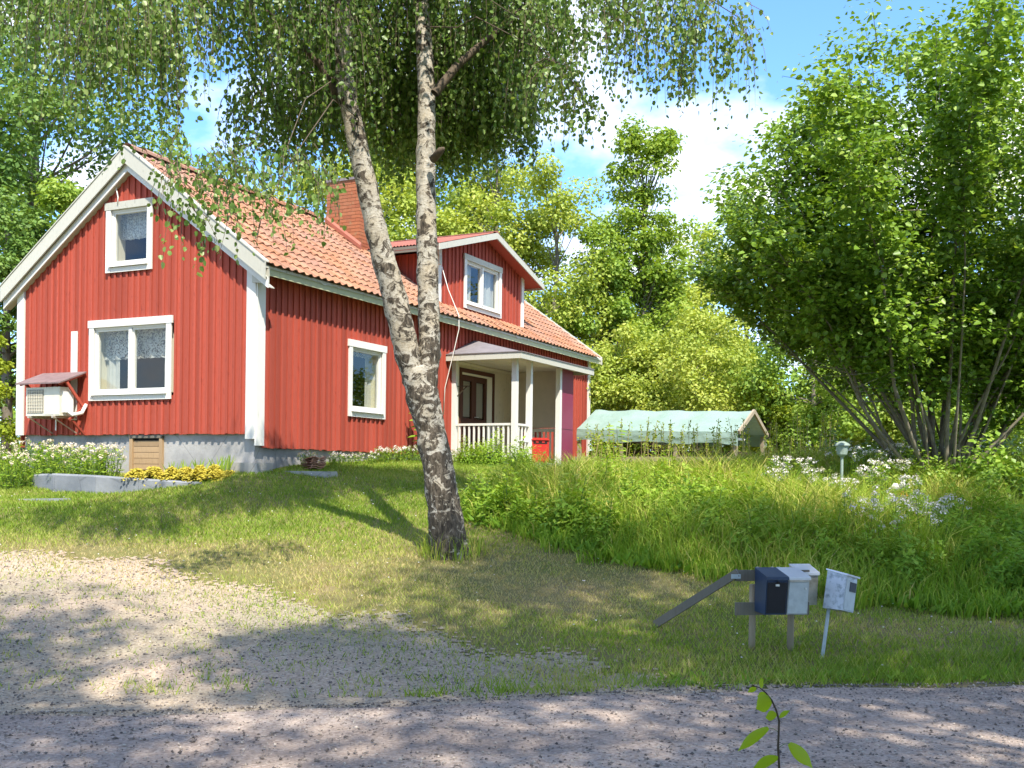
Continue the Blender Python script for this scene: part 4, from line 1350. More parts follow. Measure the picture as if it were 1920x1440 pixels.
px_tree('willow_shrub', 'pale shrub behind the left end of the tarpaulin shelter', 1165, 600, 900, 105, 33, 42, 17000, 0.11, 'pale_leaf', 46, group=SH, trunk_r=0.07)
px_tree('willow_shrub', 'broad silvery green shrub behind the middle of the tarpaulin shelter', 1305, 575, 900, 120, 32, 46, 20000, 0.11, 'pale_leaf', 47, group=SH, trunk_r=0.07)
px_tree('yellow_shrub', 'yellow green shrub beside the right gable of the tarpaulin shelter', 1440, 690, 900, 55, 30.5, 20, 6500, 0.10, 'yellow_leaf', 48, group=SH, trunk_r=0.05)
px_tree('leafy_shrub', 'mid green shrub seen under the left branches of the hazel', 1530, 540, 930, 130, 30, 46, 15000, 0.12, 'mid_leaf', 49, group=SH, trunk_r=0.08)
px_tree('leafy_tree', 'mid green tree seen through the hazel stems', 1690, 470, 930, 150, 34, 46, 14000, 0.14, 'mid_leaf', 50, group=SH)
px_tree('leafy_tree', 'green tree behind the right side of the hazel', 1890, 330, 930, 180, 36, 46, 13000, 0.15, 'pale_leaf', 51, group=SH)

UG = 'low undergrowth along the wood edge'
for i, (u, vt, hw, d, mt, lab) in enumerate(((1180, 700, 70, 35, 'mid_leaf', 'low green bush beside the far corner of the house'), (1240, 690, 100, 34, 'pale_leaf', 'low pale bush behind the ridge of the tarpaulin'), (1380, 680, 90, 35, 'pale_leaf', 'low pale bush between shelter and hazel'),
                                             (1490, 720, 80, 31, 'mid_leaf', 'low bush behind the garden lantern'), (1600, 700, 100, 32, 'pale_leaf', 'pale bush seen low between the hazel stems'), (1740, 680, 110, 31, 'mid_leaf', 'low bush filling the gap behind the hazel stool'), (1890, 650, 120, 30, 'mid_leaf', 'bush behind the white chair'))):
    px_tree('low_bush', lab, u, vt, 930, hw, d, 30, 8000, 0.12, mt, 150 + i, group=UG, trunk_r=0.04, cat='bush')

# the wood further off that reads as one mass
rng = np.random.default_rng(60)
n = 60000
xs_ = rng.uniform(-48, 62, n)
ys_ = rng.uniform(56, 72, n)
hh = 6.5 + 1.6 * np.sin(xs_ * 0.35) + 1.1 * np.sin(xs_ * 0.93 + 1) + 0.6 * np.sin(xs_ * 2.1)
zs_ = 2 + hh * rng.random(n) ** 0.6
pos = np.stack([xs_, ys_ + 0.8 * np.sin(zs_ * 1.3 + xs_), zs_], 1)
nr = unit(np.stack([rng.normal(size=n), -0.6 + rng.normal(size=n), 0.8 + rng.normal(size=n) * 0.6], 1))
ax = np.cross(nr, rng.normal(size=(n, 3)))
L = 0.34 * (0.7 + 0.6 * rng.random(n))
o = link('far_wood', leaf_mesh('far_wood', pos, ax, nr, L, L * 0.7, 'mid_leaf', np.clip(0.5 + 0.25 * np.sin(xs_ * 0.8) + rng.normal(size=n) * 0.2, 0, 1)))
tag(o, 'far green wood closing the view behind the trees', 'wood', kind='stuff')

# ---- the birch in front
bx, by = -0.74, 13.05
bz = gz(bx, by)
birch = empty('birch_tree', (bx, by, bz - 0.05))
tag(birch, 'big leaning birch with two stems standing in front of the house', 'tree')
B0 = np.array([bx, by, bz - 0.05])


def bpt(u, v, d):
    return spot(u, v, d) - B0


def stem_mesh(pts, rad, sides, seed, rough=0.05, sub=6):
    """smooth tapered stem with knots"""
    rng = np.random.default_rng(seed)
    P_ = np.array(pts); R_ = np.array(rad)
    t = np.linspace(0, len(P_) - 1, (len(P_) - 1) * sub + 1)
    i = np.clip(t.astype(int), 0, len(P_) - 2); f = (t - i)[:, None]
    p0, p1, p2, p3 = P_[np.maximum(i - 1, 0)], P_[i], P_[i + 1], P_[np.minimum(i + 2, len(P_) - 1)]
    c = 0.5 * ((2 * p1) + (-p0 + p2) * f + (2 * p0 - 5 * p1 + 4 * p2 - p3) * f ** 2 + (-p0 + 3 * p1 - 3 * p2 + p3) * f ** 3)
    r = np.interp(t, np.arange(len(R_)), R_) * (1 + 0.03 * rng.normal(size=len(t)))
    return MB().tube(c, list(r), sides, True, rough)


k13 = 13.05 / FPX
low_pts = [(848, 1065), (842, 1020), (832, 950), (822, 880), (808, 810), (792, 740), (780, 690)]
low_r = [0.30, 0.235, 0.205, 0.19, 0.185, 0.20, 0.19]
stem_mesh([bpt(u, v, 13.05) for u, v in low_pts], low_r, 18, 1, 0.055).build('trunk', 'birch_bark', birch, True)
left_pts = [(795, 760), (768, 680), (752, 610), (735, 540), (712, 460), (690, 360), (668, 260), (650, 170), (643, 90), (645, 10), (640, -80), (650, -170), (652, -250)]
left_r = [0.10, 0.15, 0.155, 0.15, 0.135, 0.125, 0.118, 0.108, 0.10, 0.092, 0.08, 0.06, 0.03]
left_o = stem_mesh([bpt(u, v, 13.05 - 0.05 * i) for i, (u, v) in enumerate(left_pts)], left_r, 14, 2, 0.05).build('stem', 'birch_bark', birch, True)
left_o['label'] = 'stem curving up to the left'
right_pts = [(800, 780), (803, 700), (805, 630), (803, 560), (801, 480), (799, 390), (798, 300), (800, 210), (798, 130), (793, 50), (790, -40), (792, -130), (800, -230), (802, -300)]
right_r = [0.09, 0.13, 0.135, 0.13, 0.13, 0.122, 0.122, 0.112, 0.106, 0.10, 0.088, 0.07, 0.045, 0.02]
right_o = stem_mesh([bpt(u, v, 13.0 + 0.04 * i) for i, (u, v) in enumerate(right_pts)], right_r, 14, 3, 0.05).build('stem', 'birch_bark', birch, True)
right_o['label'] = 'straight pale stem on the right'
MB().tube([bpt(812, 300, 13.0), bpt(826, 283, 12.85), bpt(832, 278, 12.8)], [0.05, 0.045, 0.02], 8, True, 0.15).build('branch_stub', 'twig', birch, True)

# limbs: from a point on a stem to the places where the leaves hang
CL = [  # u, v, depth, radius, strands, strand length
    (170, -60, 11.0, .85, 80, 1.25), (265, -25, 10.8, .62, 80, 1.25), (60, -80, 11.5, .80, 55, 1.0), (205, 60, 11.0, .50, 36, .9), (110, 20, 11.2, .50, 26, .8), (250, 90, 11.2, .45, 36, .7),
    (395, -80, 12.0, .85, 90, .85), (520, -60, 12.5, .85, 110, 1.0), (605, 40, 12.6, .60, 80, .9), (470, 20, 12.0, .50, 50, .7), (350, 0, 12.2, .40, 36, .7),
    (700, -40, 14.0, .90, 120, 1.2), (720, 90, 14.5, .80, 120, 1.0), (860, -30, 14.0, .90, 120, 1.2), (880, 90, 14.5, .80, 140, 1.1), (965, 0, 14.0, .70, 110, 1.1),
    (775, 180, 15.0, .75, 110, .7), (925, 165, 15.0, .62, 100, .75), (560, 150, 13.5, .60, 80, .8), (490, 190, 13.0, .45, 45, .8), (610, 215, 13.5, .50, 55, .6),
    (850, 230, 15.2, .55, 60, .5), (690, 210, 15.0, .55, 60, .5), (1005, 50, 13.4, .50, 50, .8),
    (1080, -60, 12.5, .65, 50, .75), (1180, -55, 12.0, .65, 50, .85), (1262, 0, 11.8, .50, 46, .9), (1345, 20, 11.6, .36, 44, .85), (1200, 60, 12.0, .40, 22, .6), (1385, 50, 11.5, .16, 12, .7),
    (1040, 130, 12.5, .30, 30, .55), (1088, 185, 12.4, .20, 16, .42), (1262, 120, 11.9, .15, 10, .6), (1130, 60, 12.2, .30, 14, .6),
    (375, 290, 10.0, .34, 34, .62), (450, 315, 10.2, .32, 26, .5), (540, 290, 10.5, .36, 32, .6), (345, 375, 9.8, .08, 7, .62), (320, 330, 9.9, .14, 8, .5), (590, 320, 10.6, .20, 10, .5), (505, 390, 10.3, .14, 6, .35), (425, 385, 10.1, .14, 7, .4),
    (640, -180, 13.0, 1.2, 110, 1.1), (850, -190, 13.6, 1.2, 120, 1.1), (1050, -150, 13.0, 1.0, 70, 1.0), (330, -170, 12.0, 1.0, 70, 1.0), (140, -160, 11.5, .8, 50, 1.0), (1230, -120, 12.2, .6, 34, .9),
    (100, -230, 10.8, .8, 60, .8), (300, -240, 11.0, .8, 60, .8), (480, -235, 11.3, .8, 60, .8), (650, -245, 11.8, .8, 60, .8), (800, -240, 12.0, .8, 60, .8),
    (760, 20, 14.6, .9, 110, 1.1), (830, 140, 15.0, .9, 120, .9), (650, 120, 14.6, .7, 90, 1.0), (930, 80, 15.2, .8, 110, 1.0), (740, 250, 15.4, .6, 80, .5), (580, -20, 13.6, .8, 80, 1.0), (960, 200, 15.0, .4, 50, .5), (800, 270, 15.6, .6, 60, .4), (900, 250, 15.5, .5, 50, .4)]
rng = np.random.default_rng(77)
trunk_pts = np.array([bpt(u, v, 13.0) for u, v in left_pts[4:] + right_pts[4:]])
limbs = MB()
lp, la, ln_, lr = [], [], [], []
twigs = MB()
for ci, (u, v, d, R, ns, ln) in enumerate(CL):
    c = bpt(u, v, d)
    # nearest stem point lying below the clump
    dz = trunk_pts[:, 2] - c[2]
    cost = 1.1 * np.hypot(trunk_pts[:, 0] - c[0], trunk_pts[:, 1] - c[1]) + 2.0 * np.abs(dz - 0.5 - 0.35 * np.hypot(trunk_pts[:, 0] - c[0], trunk_pts[:, 1] - c[1]))
    s = trunk_pts[np.argmin(cost)]
    m1 = s + (c - s) * 0.35 + np.array([0, 0, 0.28 * np.linalg.norm(c - s) * (0.6 if c[2] < s[2] else 0.35)])
    m2 = s + (c - s) * 0.72 + np.array([0, 0, 0.22 * np.linalg.norm(c - s) * (0.6 if c[2] < s[2] else 0.30)])
    th = 0.005 + 0.0018 * np.linalg.norm(c - s)
    jt = rng.normal(size=(3, 3)) * 0.09
    if not (u < 620 and v > 140 and ci % 4):
        limbs.tube([s, s + (m1 - s) * 0.5 + jt[0], m1 + jt[1], m2 + jt[2], c + np.array([0, 0, 0.1])], [th, th * 0.85, th * 0.7, th * 0.5, 0.005], 6, cap=False)
    rv0 = rng.random()
    for k in range(int(ns * (1.55 if d > 12.3 else 1.15))):
        an = rng.random() * 2 * pi
        rr = R * sqrt(rng.random())
        p0 = c + np.array([rr * cos(an), rr * sin(an), rng.normal() * R * 0.28])
        out = np.array([cos(an), sin(an), 0.0])
        l_ = ln * (0.35 + 0.95 * rng.random() ** 1.4)
        m = max(5, int(l_ / 0.048))
        t = np.linspace(0, 1, m)
        sway = rng.normal(size=2) * 0.05
        px_ = p0[None] + out[None] * (0.16 * (1 - np.exp(-3 * t)))[:, None] + np.stack([sway[0] * t, sway[1] * t, -l_ * t ** 1.25], 1)
        if k % 4 != 3:
            twigs.tube([px_[0], px_[m // 3], px_[2 * m // 3], px_[-1]], [0.0045, 0.0035, 0.0025, 0.0015], 3, cap=False)
        if k % 8 == 0 and d > 12.3:
            limbs.tube([c + np.array([0, 0, 0.08]), (c + p0) / 2 + np.array([0, 0, 0.10]), p0], [0.008, 0.006, 0.004], 4, cap=False)
        lp.append(px_ + rng.normal(size=(m, 3)) * 0.022)
        a_ = rng.normal(size=(m, 3)) * 0.55; a_[:, 2] -= 0.95
        la.append(a_)
        q = rng.normal(size=(m, 3)); q[:, 2] *= 0.5; q[:, 1] -= 0.15
        ln_.append(q)
        lr.append(np.clip(0.45 + 0.3 * (rv0 - 0.5) + 0.30 * rng.normal(size=m), 0, 1))
lp, la, ln_, lr = np.concatenate(lp), np.concatenate(la), np.concatenate(ln_), np.concatenate(lr)
Lf = np.where(lp[:, 1] < -0.6, 0.055, 0.062) * (0.6 + 0.75 * rng.random(len(lp)))
limbs.tube([bpt(815, 175, 13.1), bpt(860, 120, 13.2), bpt(930, 60, 13.4), bpt(985, 10, 13.6), bpt(1040, -60, 13.6)], [0.06, 0.052, 0.042, 0.034, 0.02], 8, cap=False)
limbs.tube([bpt(640, 190, 12.9), bpt(600, 120, 12.8), bpt(555, 75, 12.6), bpt(500, 20, 12.4)], [0.055, 0.045, 0.035, 0.02], 8, cap=False)
limbs.build('limbs', 'twig', birch, True)['kind'] = 'stuff'
twigs.build('hanging_twigs', 'twig', birch)['kind'] = 'stuff'
link('crown', leaf_mesh('crown', lp, la, ln_, Lf, Lf * 0.82, 'birch_leaf', lr, shape=6, fold=0.2, rng=rng), birch)

# ---- the hazel on the right: a fan of stems from one stool
hx, hy = 7.05, 17.5
hz_ = gz(hx, hy)
hazel = empty('hazel_shrub', (hx, hy, hz_ - 0.05))
tag(hazel, 'huge many-stemmed hazel shrub fanning out at the right edge', 'shrub')
rng = np.random.default_rng(91)
lp, la, ln_, lr, lL = [], [], [], [], []
tw = MB()
n_st = 44
for k in range(n_st):
    f = k / (n_st - 1)
    phi = -42 + 82 * f + rng.normal() * 2.5               # degrees from upright, left .. right
    lean = math.tan(radians(phi)) * 0.8
    dep = rng.normal() * 0.30
    reach = (8.2 - 0.068 * abs(phi)) * rng.uniform(0.90, 1.0)
    if k % 4 == 3:
        reach *= rng.uniform(0.55, 0.75)
    b0 = np.array([0.42 * lean + rng.normal() * 0.07, rng.normal() * 0.18, 0])
    d_ = np.array([math.tan(radians(phi)), dep, 1.0]); d_ /= np.linalg.norm(d_)
    mpts = []
    for t in np.linspace(0, 1, 7):
        q = b0 + d_ * reach * t
        q[0] += 0.12 * sin(t * 5 + k) + 0.05 * sin(t * 11 + 2 * k)
        q[1] += 0.10 * sin(t * 6 + 3 * k)
        q[2] += 0.5 * abs(lean) * t * (1 - t)
        mpts.append(q)
    r0 = rng.uniform(0.020, 0.044)
    MB().tube(mpts, [r0 * (1 - 0.85 * t) for t in np.linspace(0, 1, 7)], 7, cap=False, rough=0.05).build('stem', 'hazel_bark', hazel, True)
    mp = np.array(mpts)
    t0 = 0.34 if lean > -0.2 else 0.40
    for j in range(78):
        t = t0 + (1 - t0) * rng.random() ** 0.8
        ff = t * 6; i0 = min(int(ff), 5)
        q = mp[i0] + (mp[i0 + 1] - mp[i0]) * (ff - i0)
        an = rng.random() * 2 * pi
        tl_ = rng.uniform(0.35, 0.95) * (1.1 - 0.35 * t)
        e = q + np.array([cos(an) * tl_, sin(an) * tl_, rng.uniform(-0.10, 0.40) * tl_])
        if j % 3 == 0:
            tw.tube([q, e], [0.007, 0.003], 3, cap=False)
        m = rng.integers(26, 44)
        s = rng.random(m) ** 0.7
        pp_ = q + (e - q)[None] * s[:, None] + rng.normal(size=(m, 3)) * 0.085
        lp.append(pp_)
        a_ = rng.normal(size=(m, 3)) * 0.8 + (e - q)[None] * 0.7; a_[:, 2] = a_[:, 2] * 0.35 - 0.28
        la.append(a_)
        nn = rng.normal(size=(m, 3)) * 0.42; nn[:, 2] += 0.85; nn[:, 1] -= 0.25
        ln_.append(nn)
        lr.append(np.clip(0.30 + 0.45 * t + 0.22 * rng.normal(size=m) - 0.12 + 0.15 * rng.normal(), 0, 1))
        lL.append(np.full(m, 1.0) * (0.55 + 0.75 * rng.random(m)))
# leaf sprays filling the dome between the stems
for k in range(400):
    phi = radians(rng.uniform(-45, 46))
    R_ = (8.35 - 0.066 * abs(math.degrees(phi))) * rng.uniform(0.50, 1.0) ** 0.7
    dz_ = rng.normal() * 0.26
    q = np.array([sin(phi) * R_, dz_ * R_ * 0.8, cos(phi) * R_])
    if q[2] < 2.9 + 0.5 * sin(k):
        continue
    m = int(rng.integers(34, 70))
    d3 = pts_in_ball(rng, m)
    lp.append(q + d3 * np.array([0.50, 0.50, 0.22]))
    a_ = rng.normal(size=(m, 3)) * 0.8 + d3; a_[:, 2] = a_[:, 2] * 0.35 - 0.28
    la.append(a_)
    nn = rng.normal(size=(m, 3)) * 0.42 + d3 * 0.3; nn[:, 2] += 0.85; nn[:, 1] -= 0.25
    ln_.append(nn)
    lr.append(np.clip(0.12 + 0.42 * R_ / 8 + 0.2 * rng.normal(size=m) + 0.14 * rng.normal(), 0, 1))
    lL.append(0.55 + 0.75 * rng.random(m))
    tw.tube([q * 0.93, q], [0.008, 0.003], 3, cap=False)
tw.build('twigs', 'hazel_bark', hazel)['kind'] = 'stuff'
lp, la, ln_, lr, lL = map(np.concatenate, (lp, la, ln_, lr, lL))
ok = (lp[:, 0] > 0.2) | (lp[:, 2] > 1.0 + 0.72 * np.abs(lp[:, 0]) - 0.45 * rng.random(len(lp)))
lp, la, ln_, lr, lL = lp[ok], la[ok], ln_[ok], lr[ok], lL[ok]
link('crown', leaf_mesh('crown', lp, la, ln_, 0.092 * lL, 0.080 * lL, 'hazel_leaf', lr, shape=6, fold=0.28, rng=rng), hazel)

# ---- roadside trees behind the camera: they shade the road and the slope
RS = 'roadside trees on the near side of the road'
for i, (x, y, s, rz, lab) in enumerate(((5.4, 0.4, 1.06, 0.4, 'tall tree at the near road edge, right of the viewer'), (10.6, 0.9, 1.06, 2.0, 'tall tree at the near road edge, far right of the viewer'),
                                        (1.0, -3.2, 0.98, 3.3, 'tree straight behind the viewer'), (-3.6, -2.2, 0.86, 4.4, 'tree behind the viewer, left of centre'),
                                        (-9.0, -3.4, 0.90, 5.2, 'tree behind the viewer, far left'), (16, -1, 1.1, 1.0, 'outermost tree at the near road edge on the right'))):
    if i in (2, 3, 4):
        continue
    o = copy_tree(oak, (x, y, gz(x, y) - 0.1), rz, s)
    tag(o, lab, 'tree', RS)
for x, y, rz, s, lab in ((3.4, -2.0, 1.3, 0.60, 'low dense tree close behind the viewer on the right'), (8.0, -1.2, 2.9, 0.62, 'low dense tree at the near road edge further right'), (-1.6, -2.6, 4.1, 0.55, 'low dense tree close behind the viewer'), (-6.4, -3.6, 0.2, 0.58, 'low dense tree close behind the viewer on the left')):
    tag(copy_tree(oak, (x, y, gz(x, y) - 0.1), rz, s), lab, 'tree', RS)
# lighter, more open trees behind the viewer: dappled shade on the drive
open_tree = leafy_tree('roadside_tree', 'open tree straight behind the viewer', (0.6, -3.0), 19.5, 8.0, 3.9, 30, 9000, 0.20, 'mid_leaf', 71, group=RS, trunk_r=0.2, clump=0.26)
for x, y, rz, s, lab in ((-3.9, -2.6, 2.1, 0.93, 'open tree behind the viewer, left of centre'), (-8.6, -3.4, 4.0, 1.0, 'open tree behind the viewer, far left')):
    tag(copy_tree(open_tree, (x, y, gz(x, y) - 0.1), rz, s), lab, 'tree', RS)


# ------------------------------------------------------------------ mailboxes by the road
def ground_empty(name, u, d, rz=0.0, dz=0.0, v=1000):
    p_ = spot(u, v, d)
    return empty(name, (p_[0], d, gz(p_[0], d) + dz), rz)


st = ground_empty('mailbox_stand', 1446, 9.75, radians(8), v=1218)
tag(st, 'grey weathered wooden rack on two posts carrying the mailboxes', 'mailbox stand')
for x in (-0.165, 0.205):
    MB().tube([(x, 0.055, -0.25), (x + 0.004, 0.055, 0.33), (x, 0.055, 0.60)], [0.033, 0.031, 0.03], 9, True, 0.06).build('post', 'tan_wood', st, True)
MB().box(-0.345, 0.36, 0.0, 0.022, 0.635, 0.735).build('rail', 'grey_wood', st)
MB().box(-0.345, 0.36, 0.0, 0.022, 0.325, 0.44).build('rail', 'grey_wood', st)
q = spot(1228, 1186, 10.35)
q[2] = gz(q[0], q[1]) + 0.02
loc_ = Vector(q) - st.location
loc_.rotate(Matrix.Rotation(-radians(8), 3, 'Z'))
MB().beam(loc_, (-0.33, -0.015, 0.715), 0.024, 0.075).build('diagonal_plank', 'grey_wood', st)
MB().box(-0.40, -0.31, -0.032, -0.029, 0.66, 0.70).build('torn_strip', 'pale_post', st)


def mailbox(name, label, x0, x1, back, body, front, lid, z0=0.362, h=0.335, depth=0.29, extra=None):
    r = empty(name, st.location + Vector((0, 0, 0)), radians(8))
    tag(r, label, 'mailbox', None)
    yb, yf, yt = back, back - depth * 0.86, back - depth
    zr = z0 + h + 0.055
    prof = [(yb, z0), (yf, z0), (yt, z0 + h), (yb, zr)]
    MB().prism([(x0, y, z) for y, z in prof], [(x1, y, z) for y, z in prof]).build('body', body, r)
    e = 0.006
    ft = [(yf - 0.006, z0 + 0.012), (yt - 0.007, z0 + h - 0.045)]
    MB().prism([(x0 + 0.008, ft[0][0], ft[0][1]), (x1 - 0.008, ft[0][0], ft[0][1]), (x1 - 0.008, ft[1][0], ft[1][1]), (x0 + 0.008, ft[1][0], ft[1][1])],
               [(x0 + 0.008, ft[0][0] + 0.005, ft[0][1]), (x1 - 0.008, ft[0][0] + 0.005, ft[0][1]), (x1 - 0.008, ft[1][0] + 0.005, ft[1][1]), (x0 + 0.008, ft[1][0] + 0.005, ft[1][1])]).build('front_door', front, r)
    lp_ = [(yb + 0.004, zr + 0.002), (yt - 0.022, z0 + h - 0.002), (yt - 0.022, z0 + h - 0.022), (yt - 0.017, z0 + h - 0.022), (yt - 0.016, z0 + h + 0.005), (yb + 0.004, zr + 0.009)]
    MB().prism([(x0 - 0.004, y, z) for y, z in lp_], [(x1 + 0.004, y, z) for y, z in lp_]).build('lid', lid, r)
    return r, (yf, yt, z0, h)


nb, (yf, yt, z0, h) = mailbox('mailbox', 'dark navy blue mailbox with a glossy black front and small padlock', -0.165, 0.030, -0.004, 'navy_box', 'black_front', 'navy_box')
pl_ = MB().box(-0.088, -0.055, yt - 0.020, yt - 0.008, z0 + h - 0.078, z0 + h - 0.060).build('latch', 'lock_metal', nb)
MB().tube([(-0.066, yt - 0.022, z0 + h - 0.045), (-0.066, yt - 0.006, z0 + h - 0.045)], 0.012, 10).build('lock_hole', 'dark_hole', pl_)
gb, (yf, yt, z0, h) = mailbox('mailbox', 'light grey mailbox with white lid right beside the navy one', 0.038, 0.232, -0.004, 'zinc_box', 'grey_white', 'zinc_lid')
MB().box(0.048, 0.222, yt - 0.012, yt - 0.0075, z0 + h - 0.040, z0 + h - 0.008).build('letter_slot', 'steel_bracket', gb)
MB().tube([(0.195, yt - 0.005, z0 + h - 0.10), (0.195, yt - 0.014, z0 + h - 0.10)], 0.009, 8).build('lock', 'lock_metal', gb)
for x_ in (0.060, 0.205):
    MB().tube([(x_ - 0.012, 0.002, z0 + h + 0.062), (x_ + 0.012, 0.002, z0 + h + 0.062)], 0.006, 8).build('hinge', 'steel_bracket', gb)
for x_ in (-0.14, 0.0):
    MB().tube([(x_ - 0.012, 0.002, z0 + h + 0.062), (x_ + 0.012, 0.002, z0 + h + 0.062)], 0.006, 8).build('hinge', 'steel_bracket', nb)
wb, (yf, yt, z0, h) = mailbox('mailbox', 'stained dirty white mailbox half hidden behind the grey one', 0.255, 0.45, 0.22, 'stained_white', 'stained_white', 'zinc_lid', z0=0.41, h=0.30, depth=0.21)

lm = ground_empty('leaning_mailbox', 1545, 9.62, radians(40), v=1226)
tag(lm, 'flaking white mailbox leaning on a thin pale metal pole', 'mailbox')
tilt = Matrix.Rotation(radians(12), 4, Vector((-sin(radians(40)), cos(radians(40)), 0)))
lm.rotation_mode = 'QUATERNION'
lm.rotation_quaternion = (tilt @ Matrix.Rotation(radians(40), 4, 'Z')).to_quaternion()
MB().tube([(0, 0.02, -0.2), (0, 0.02, 0.50)], 0.0165, 8).build('pole', 'pale_post', lm, True)
X0, X1, Y0, Y1, Z0, Z1 = -0.035, 0.145, -0.14, 0.06, 0.46, 0.775
MB().prism([(X0, Y0, Z0), (X0, Y1, Z0), (X0, Y1, Z1 + 0.03), (X0, Y0, Z1)], [(X1, Y0, Z0), (X1, Y1, Z0), (X1, Y1, Z1 + 0.03), (X1, Y0, Z1)]).build('body', 'flaking_white', lm)
MB().prism([(X0 - 0.01, Y0 - 0.02, Z1 - 0.002), (X0 - 0.01, Y1 + 0.01, Z1 + 0.034), (X0 - 0.01, Y1 + 0.01, Z1 + 0.048), (X0 - 0.01, Y0 - 0.02, Z1 + 0.014)],
           [(X1 + 0.012, Y0 - 0.02, Z1 - 0.002), (X1 + 0.012, Y1 + 0.01, Z1 + 0.034), (X1 + 0.012, Y1 + 0.01, Z1 + 0.048), (X1 + 0.012, Y0 - 0.02, Z1 + 0.014)]).build('lid', 'zinc_lid', lm)
MB().box(X0 + 0.01, X1 - 0.01, Y0 - 0.008, Y0 - 0.001, Z0 + 0.01, Z1 - 0.035).build('front_door', 'grey_white', lm)
MB().box(X0 + 0.06, X1 - 0.02, Y0 - 0.013, Y0 - 0.0085, Z1 - 0.135, Z1 - 0.05).build('name_plate', 'slate_label', lm)

# ------------------------------------------------------------------ tarpaulin shelter
LS, WS_ = 4.46, 2.1
shp = spot(1380, 808, 26.0)
sh = empty('tarpaulin_shelter', (shp[0], shp[1], gz(shp[0], shp[1]) - 0.05), -radians(32))
tag(sh, 'low wooden frame shelter roofed with a pale green tarpaulin', 'shelter')
g0 = sh.location.z
ez, rz_, lz = 2.80 - g0, 3.37 - g0, 2.49 - g0        # eave, ridge, lower edge above the frame's foot
NX, prof = 46, []
rng = np.random.default_rng(5)
path_ = [(-0.02, lz), (-0.03, lz + (ez - lz) * 0.5), (-0.02, ez), (WS_ * 0.25, (ez + rz_) / 2 + 0.0), (WS_ * 0.5, rz_), (WS_ * 0.75, (ez + rz_) / 2), (WS_ + 0.02, ez), (WS_ + 0.02, lz)]
fine = []
for i in range(len(path_) - 1):
    for k in range(5):
        fine.append(np.array(path_[i]) + (np.array(path_[i + 1]) - np.array(path_[i])) * k / 5)
fine.append(np.array(path_[-1]))
fine = np.array(fine)
V_ = []
for i in range(NX + 1):
    f = i / NX
    x = -LS * (1 - f) + 0.06
    sag = 0.035 * sin(f * pi * 4) ** 2
    for j, (y, z) in enumerate(fine):
        wr = 0.004 * sin(f * 60 + j * 0.9) + 0.008 * sin(f * 23 - j * 0.6) + 0.002 * rng.normal()
        edge = 0.03 * sin(f * 17) if j in (0, len(fine) - 1) else 0
        V_.append((x, y + wr * 0.5, z + wr - sag * (1 - abs(2 * (j / (len(fine) - 1)) - 1)) + edge + 0.12 * (1 - f)))
nf_ = len(fine)
F_ = [(i * nf_ + j, (i + 1) * nf_ + j, (i + 1) * nf_ + j + 1, i * nf_ + j + 1) for i in range(NX) for j in range(nf_ - 1)]
MB().add(V_, F_).build('tarpaulin', 'tarp', sh)
for x in (-0.03, -LS * 0.36, -LS * 0.70, -LS + 0.1):
    for y in (0.06, WS_ - 0.06):
        MB().box(x - 0.045, x + 0.045, y - 0.035, y + 0.035, -0.4, ez - 0.05).build('post', 'tan_wood', sh)
MB().beam((0.08, -0.02, ez - 0.02), (0.08, WS_ / 2, rz_ - 0.01), 0.05, 0.10).build('rafter', 'tan_wood', sh)
MB().beam((0.08, WS_ + 0.02, ez - 0.02), (0.08, WS_ / 2 + 0.002, rz_ - 0.012), 0.05, 0.10).build('rafter', 'tan_wood', sh)
MB().box(-LS, 0.06, -0.01, 0.022, 2.06 - g0, 2.19 - g0).build('side_rail', 'tan_wood', sh)
MB().box(-LS, 0.06, WS_ + 0.0, WS_ + 0.03, 2.06 - g0, 2.19 - g0).build('side_rail', 'tan_wood', sh)
MB().box(-LS + 0.15, -0.25, 0.50, WS_ - 0.25, -0.2, 0.72).build('shade_block', 'stem_dark', sh)  # dark block added to stand in for the shade under the tarpaulin
MB().box(-0.6, -0.2, 0.7, 1.2, ez - 0.18, ez - 0.13).build('white_can', 'gnome_white', sh)

# ------------------------------------------------------------------ small garden things
gl = ground_empty('garden_lantern', 1577, 16.3)
tag(gl, 'small pale green garden lantern on a stake among the flowers', 'lantern')
hgt = spot(1577, 830, 16.3)[2] - gl.location.z
MB().tube([(0, 0, -0.1), (0, 0, hgt - 0.22)], 0.022, 8).build('stake', 'lantern_green', gl)
MB().tube([(0, 0, hgt - 0.22), (0, 0, hgt - 0.18), (0, 0, hgt - 0.05)], [0.025, 0.075, 0.095], 10).build('bowl', 'lantern_green', gl)
MB().tube([(0, 0, hgt - 0.045), (0, 0, hgt - 0.02), (0, 0, hgt + 0.02)], [0.12, 0.11, 0.04], 10).build('cap', 'lantern_green', gl)
gn = ground_empty('garden_figure', 1693, 15.6)
tag(gn, 'small white and orange garden figure at the foot of the hazel', 'figure')
hgt = spot(1693, 890, 15.6)[2] - gn.location.z
MB().tube([(0, 0, -0.1), (0, 0, hgt * 0.45), (0, 0, hgt * 0.62)], [0.13, 0.12, 0.05], 10).build('body', 'gnome_orange', gn, True)
MB().tube([(0, 0, hgt * 0.60), (0, 0, hgt * 0.68), (0, 0, hgt * 0.80), (0, 0, hgt * 0.88)], [0.03, 0.06, 0.055, 0.02], 10).build('head', 'gnome_white', gn, True)
MB().tube([(-0.16, -0.02, hgt * 0.62), (-0.14, -0.05, hgt * 0.70), (-0.13, -0.05, hgt * 0.80)], [0.04, 0.07, 0.03], 8).build('lamp', 'gnome_white', gn, True)
ck = ground_empty('garden_chair', 1853, 20.0, radians(-20))
tag(ck, 'white plastic garden chair half hidden behind the hazel leaves', 'chair')
hgt = spot(1853, 822, 20.0)[2] - ck.location.z
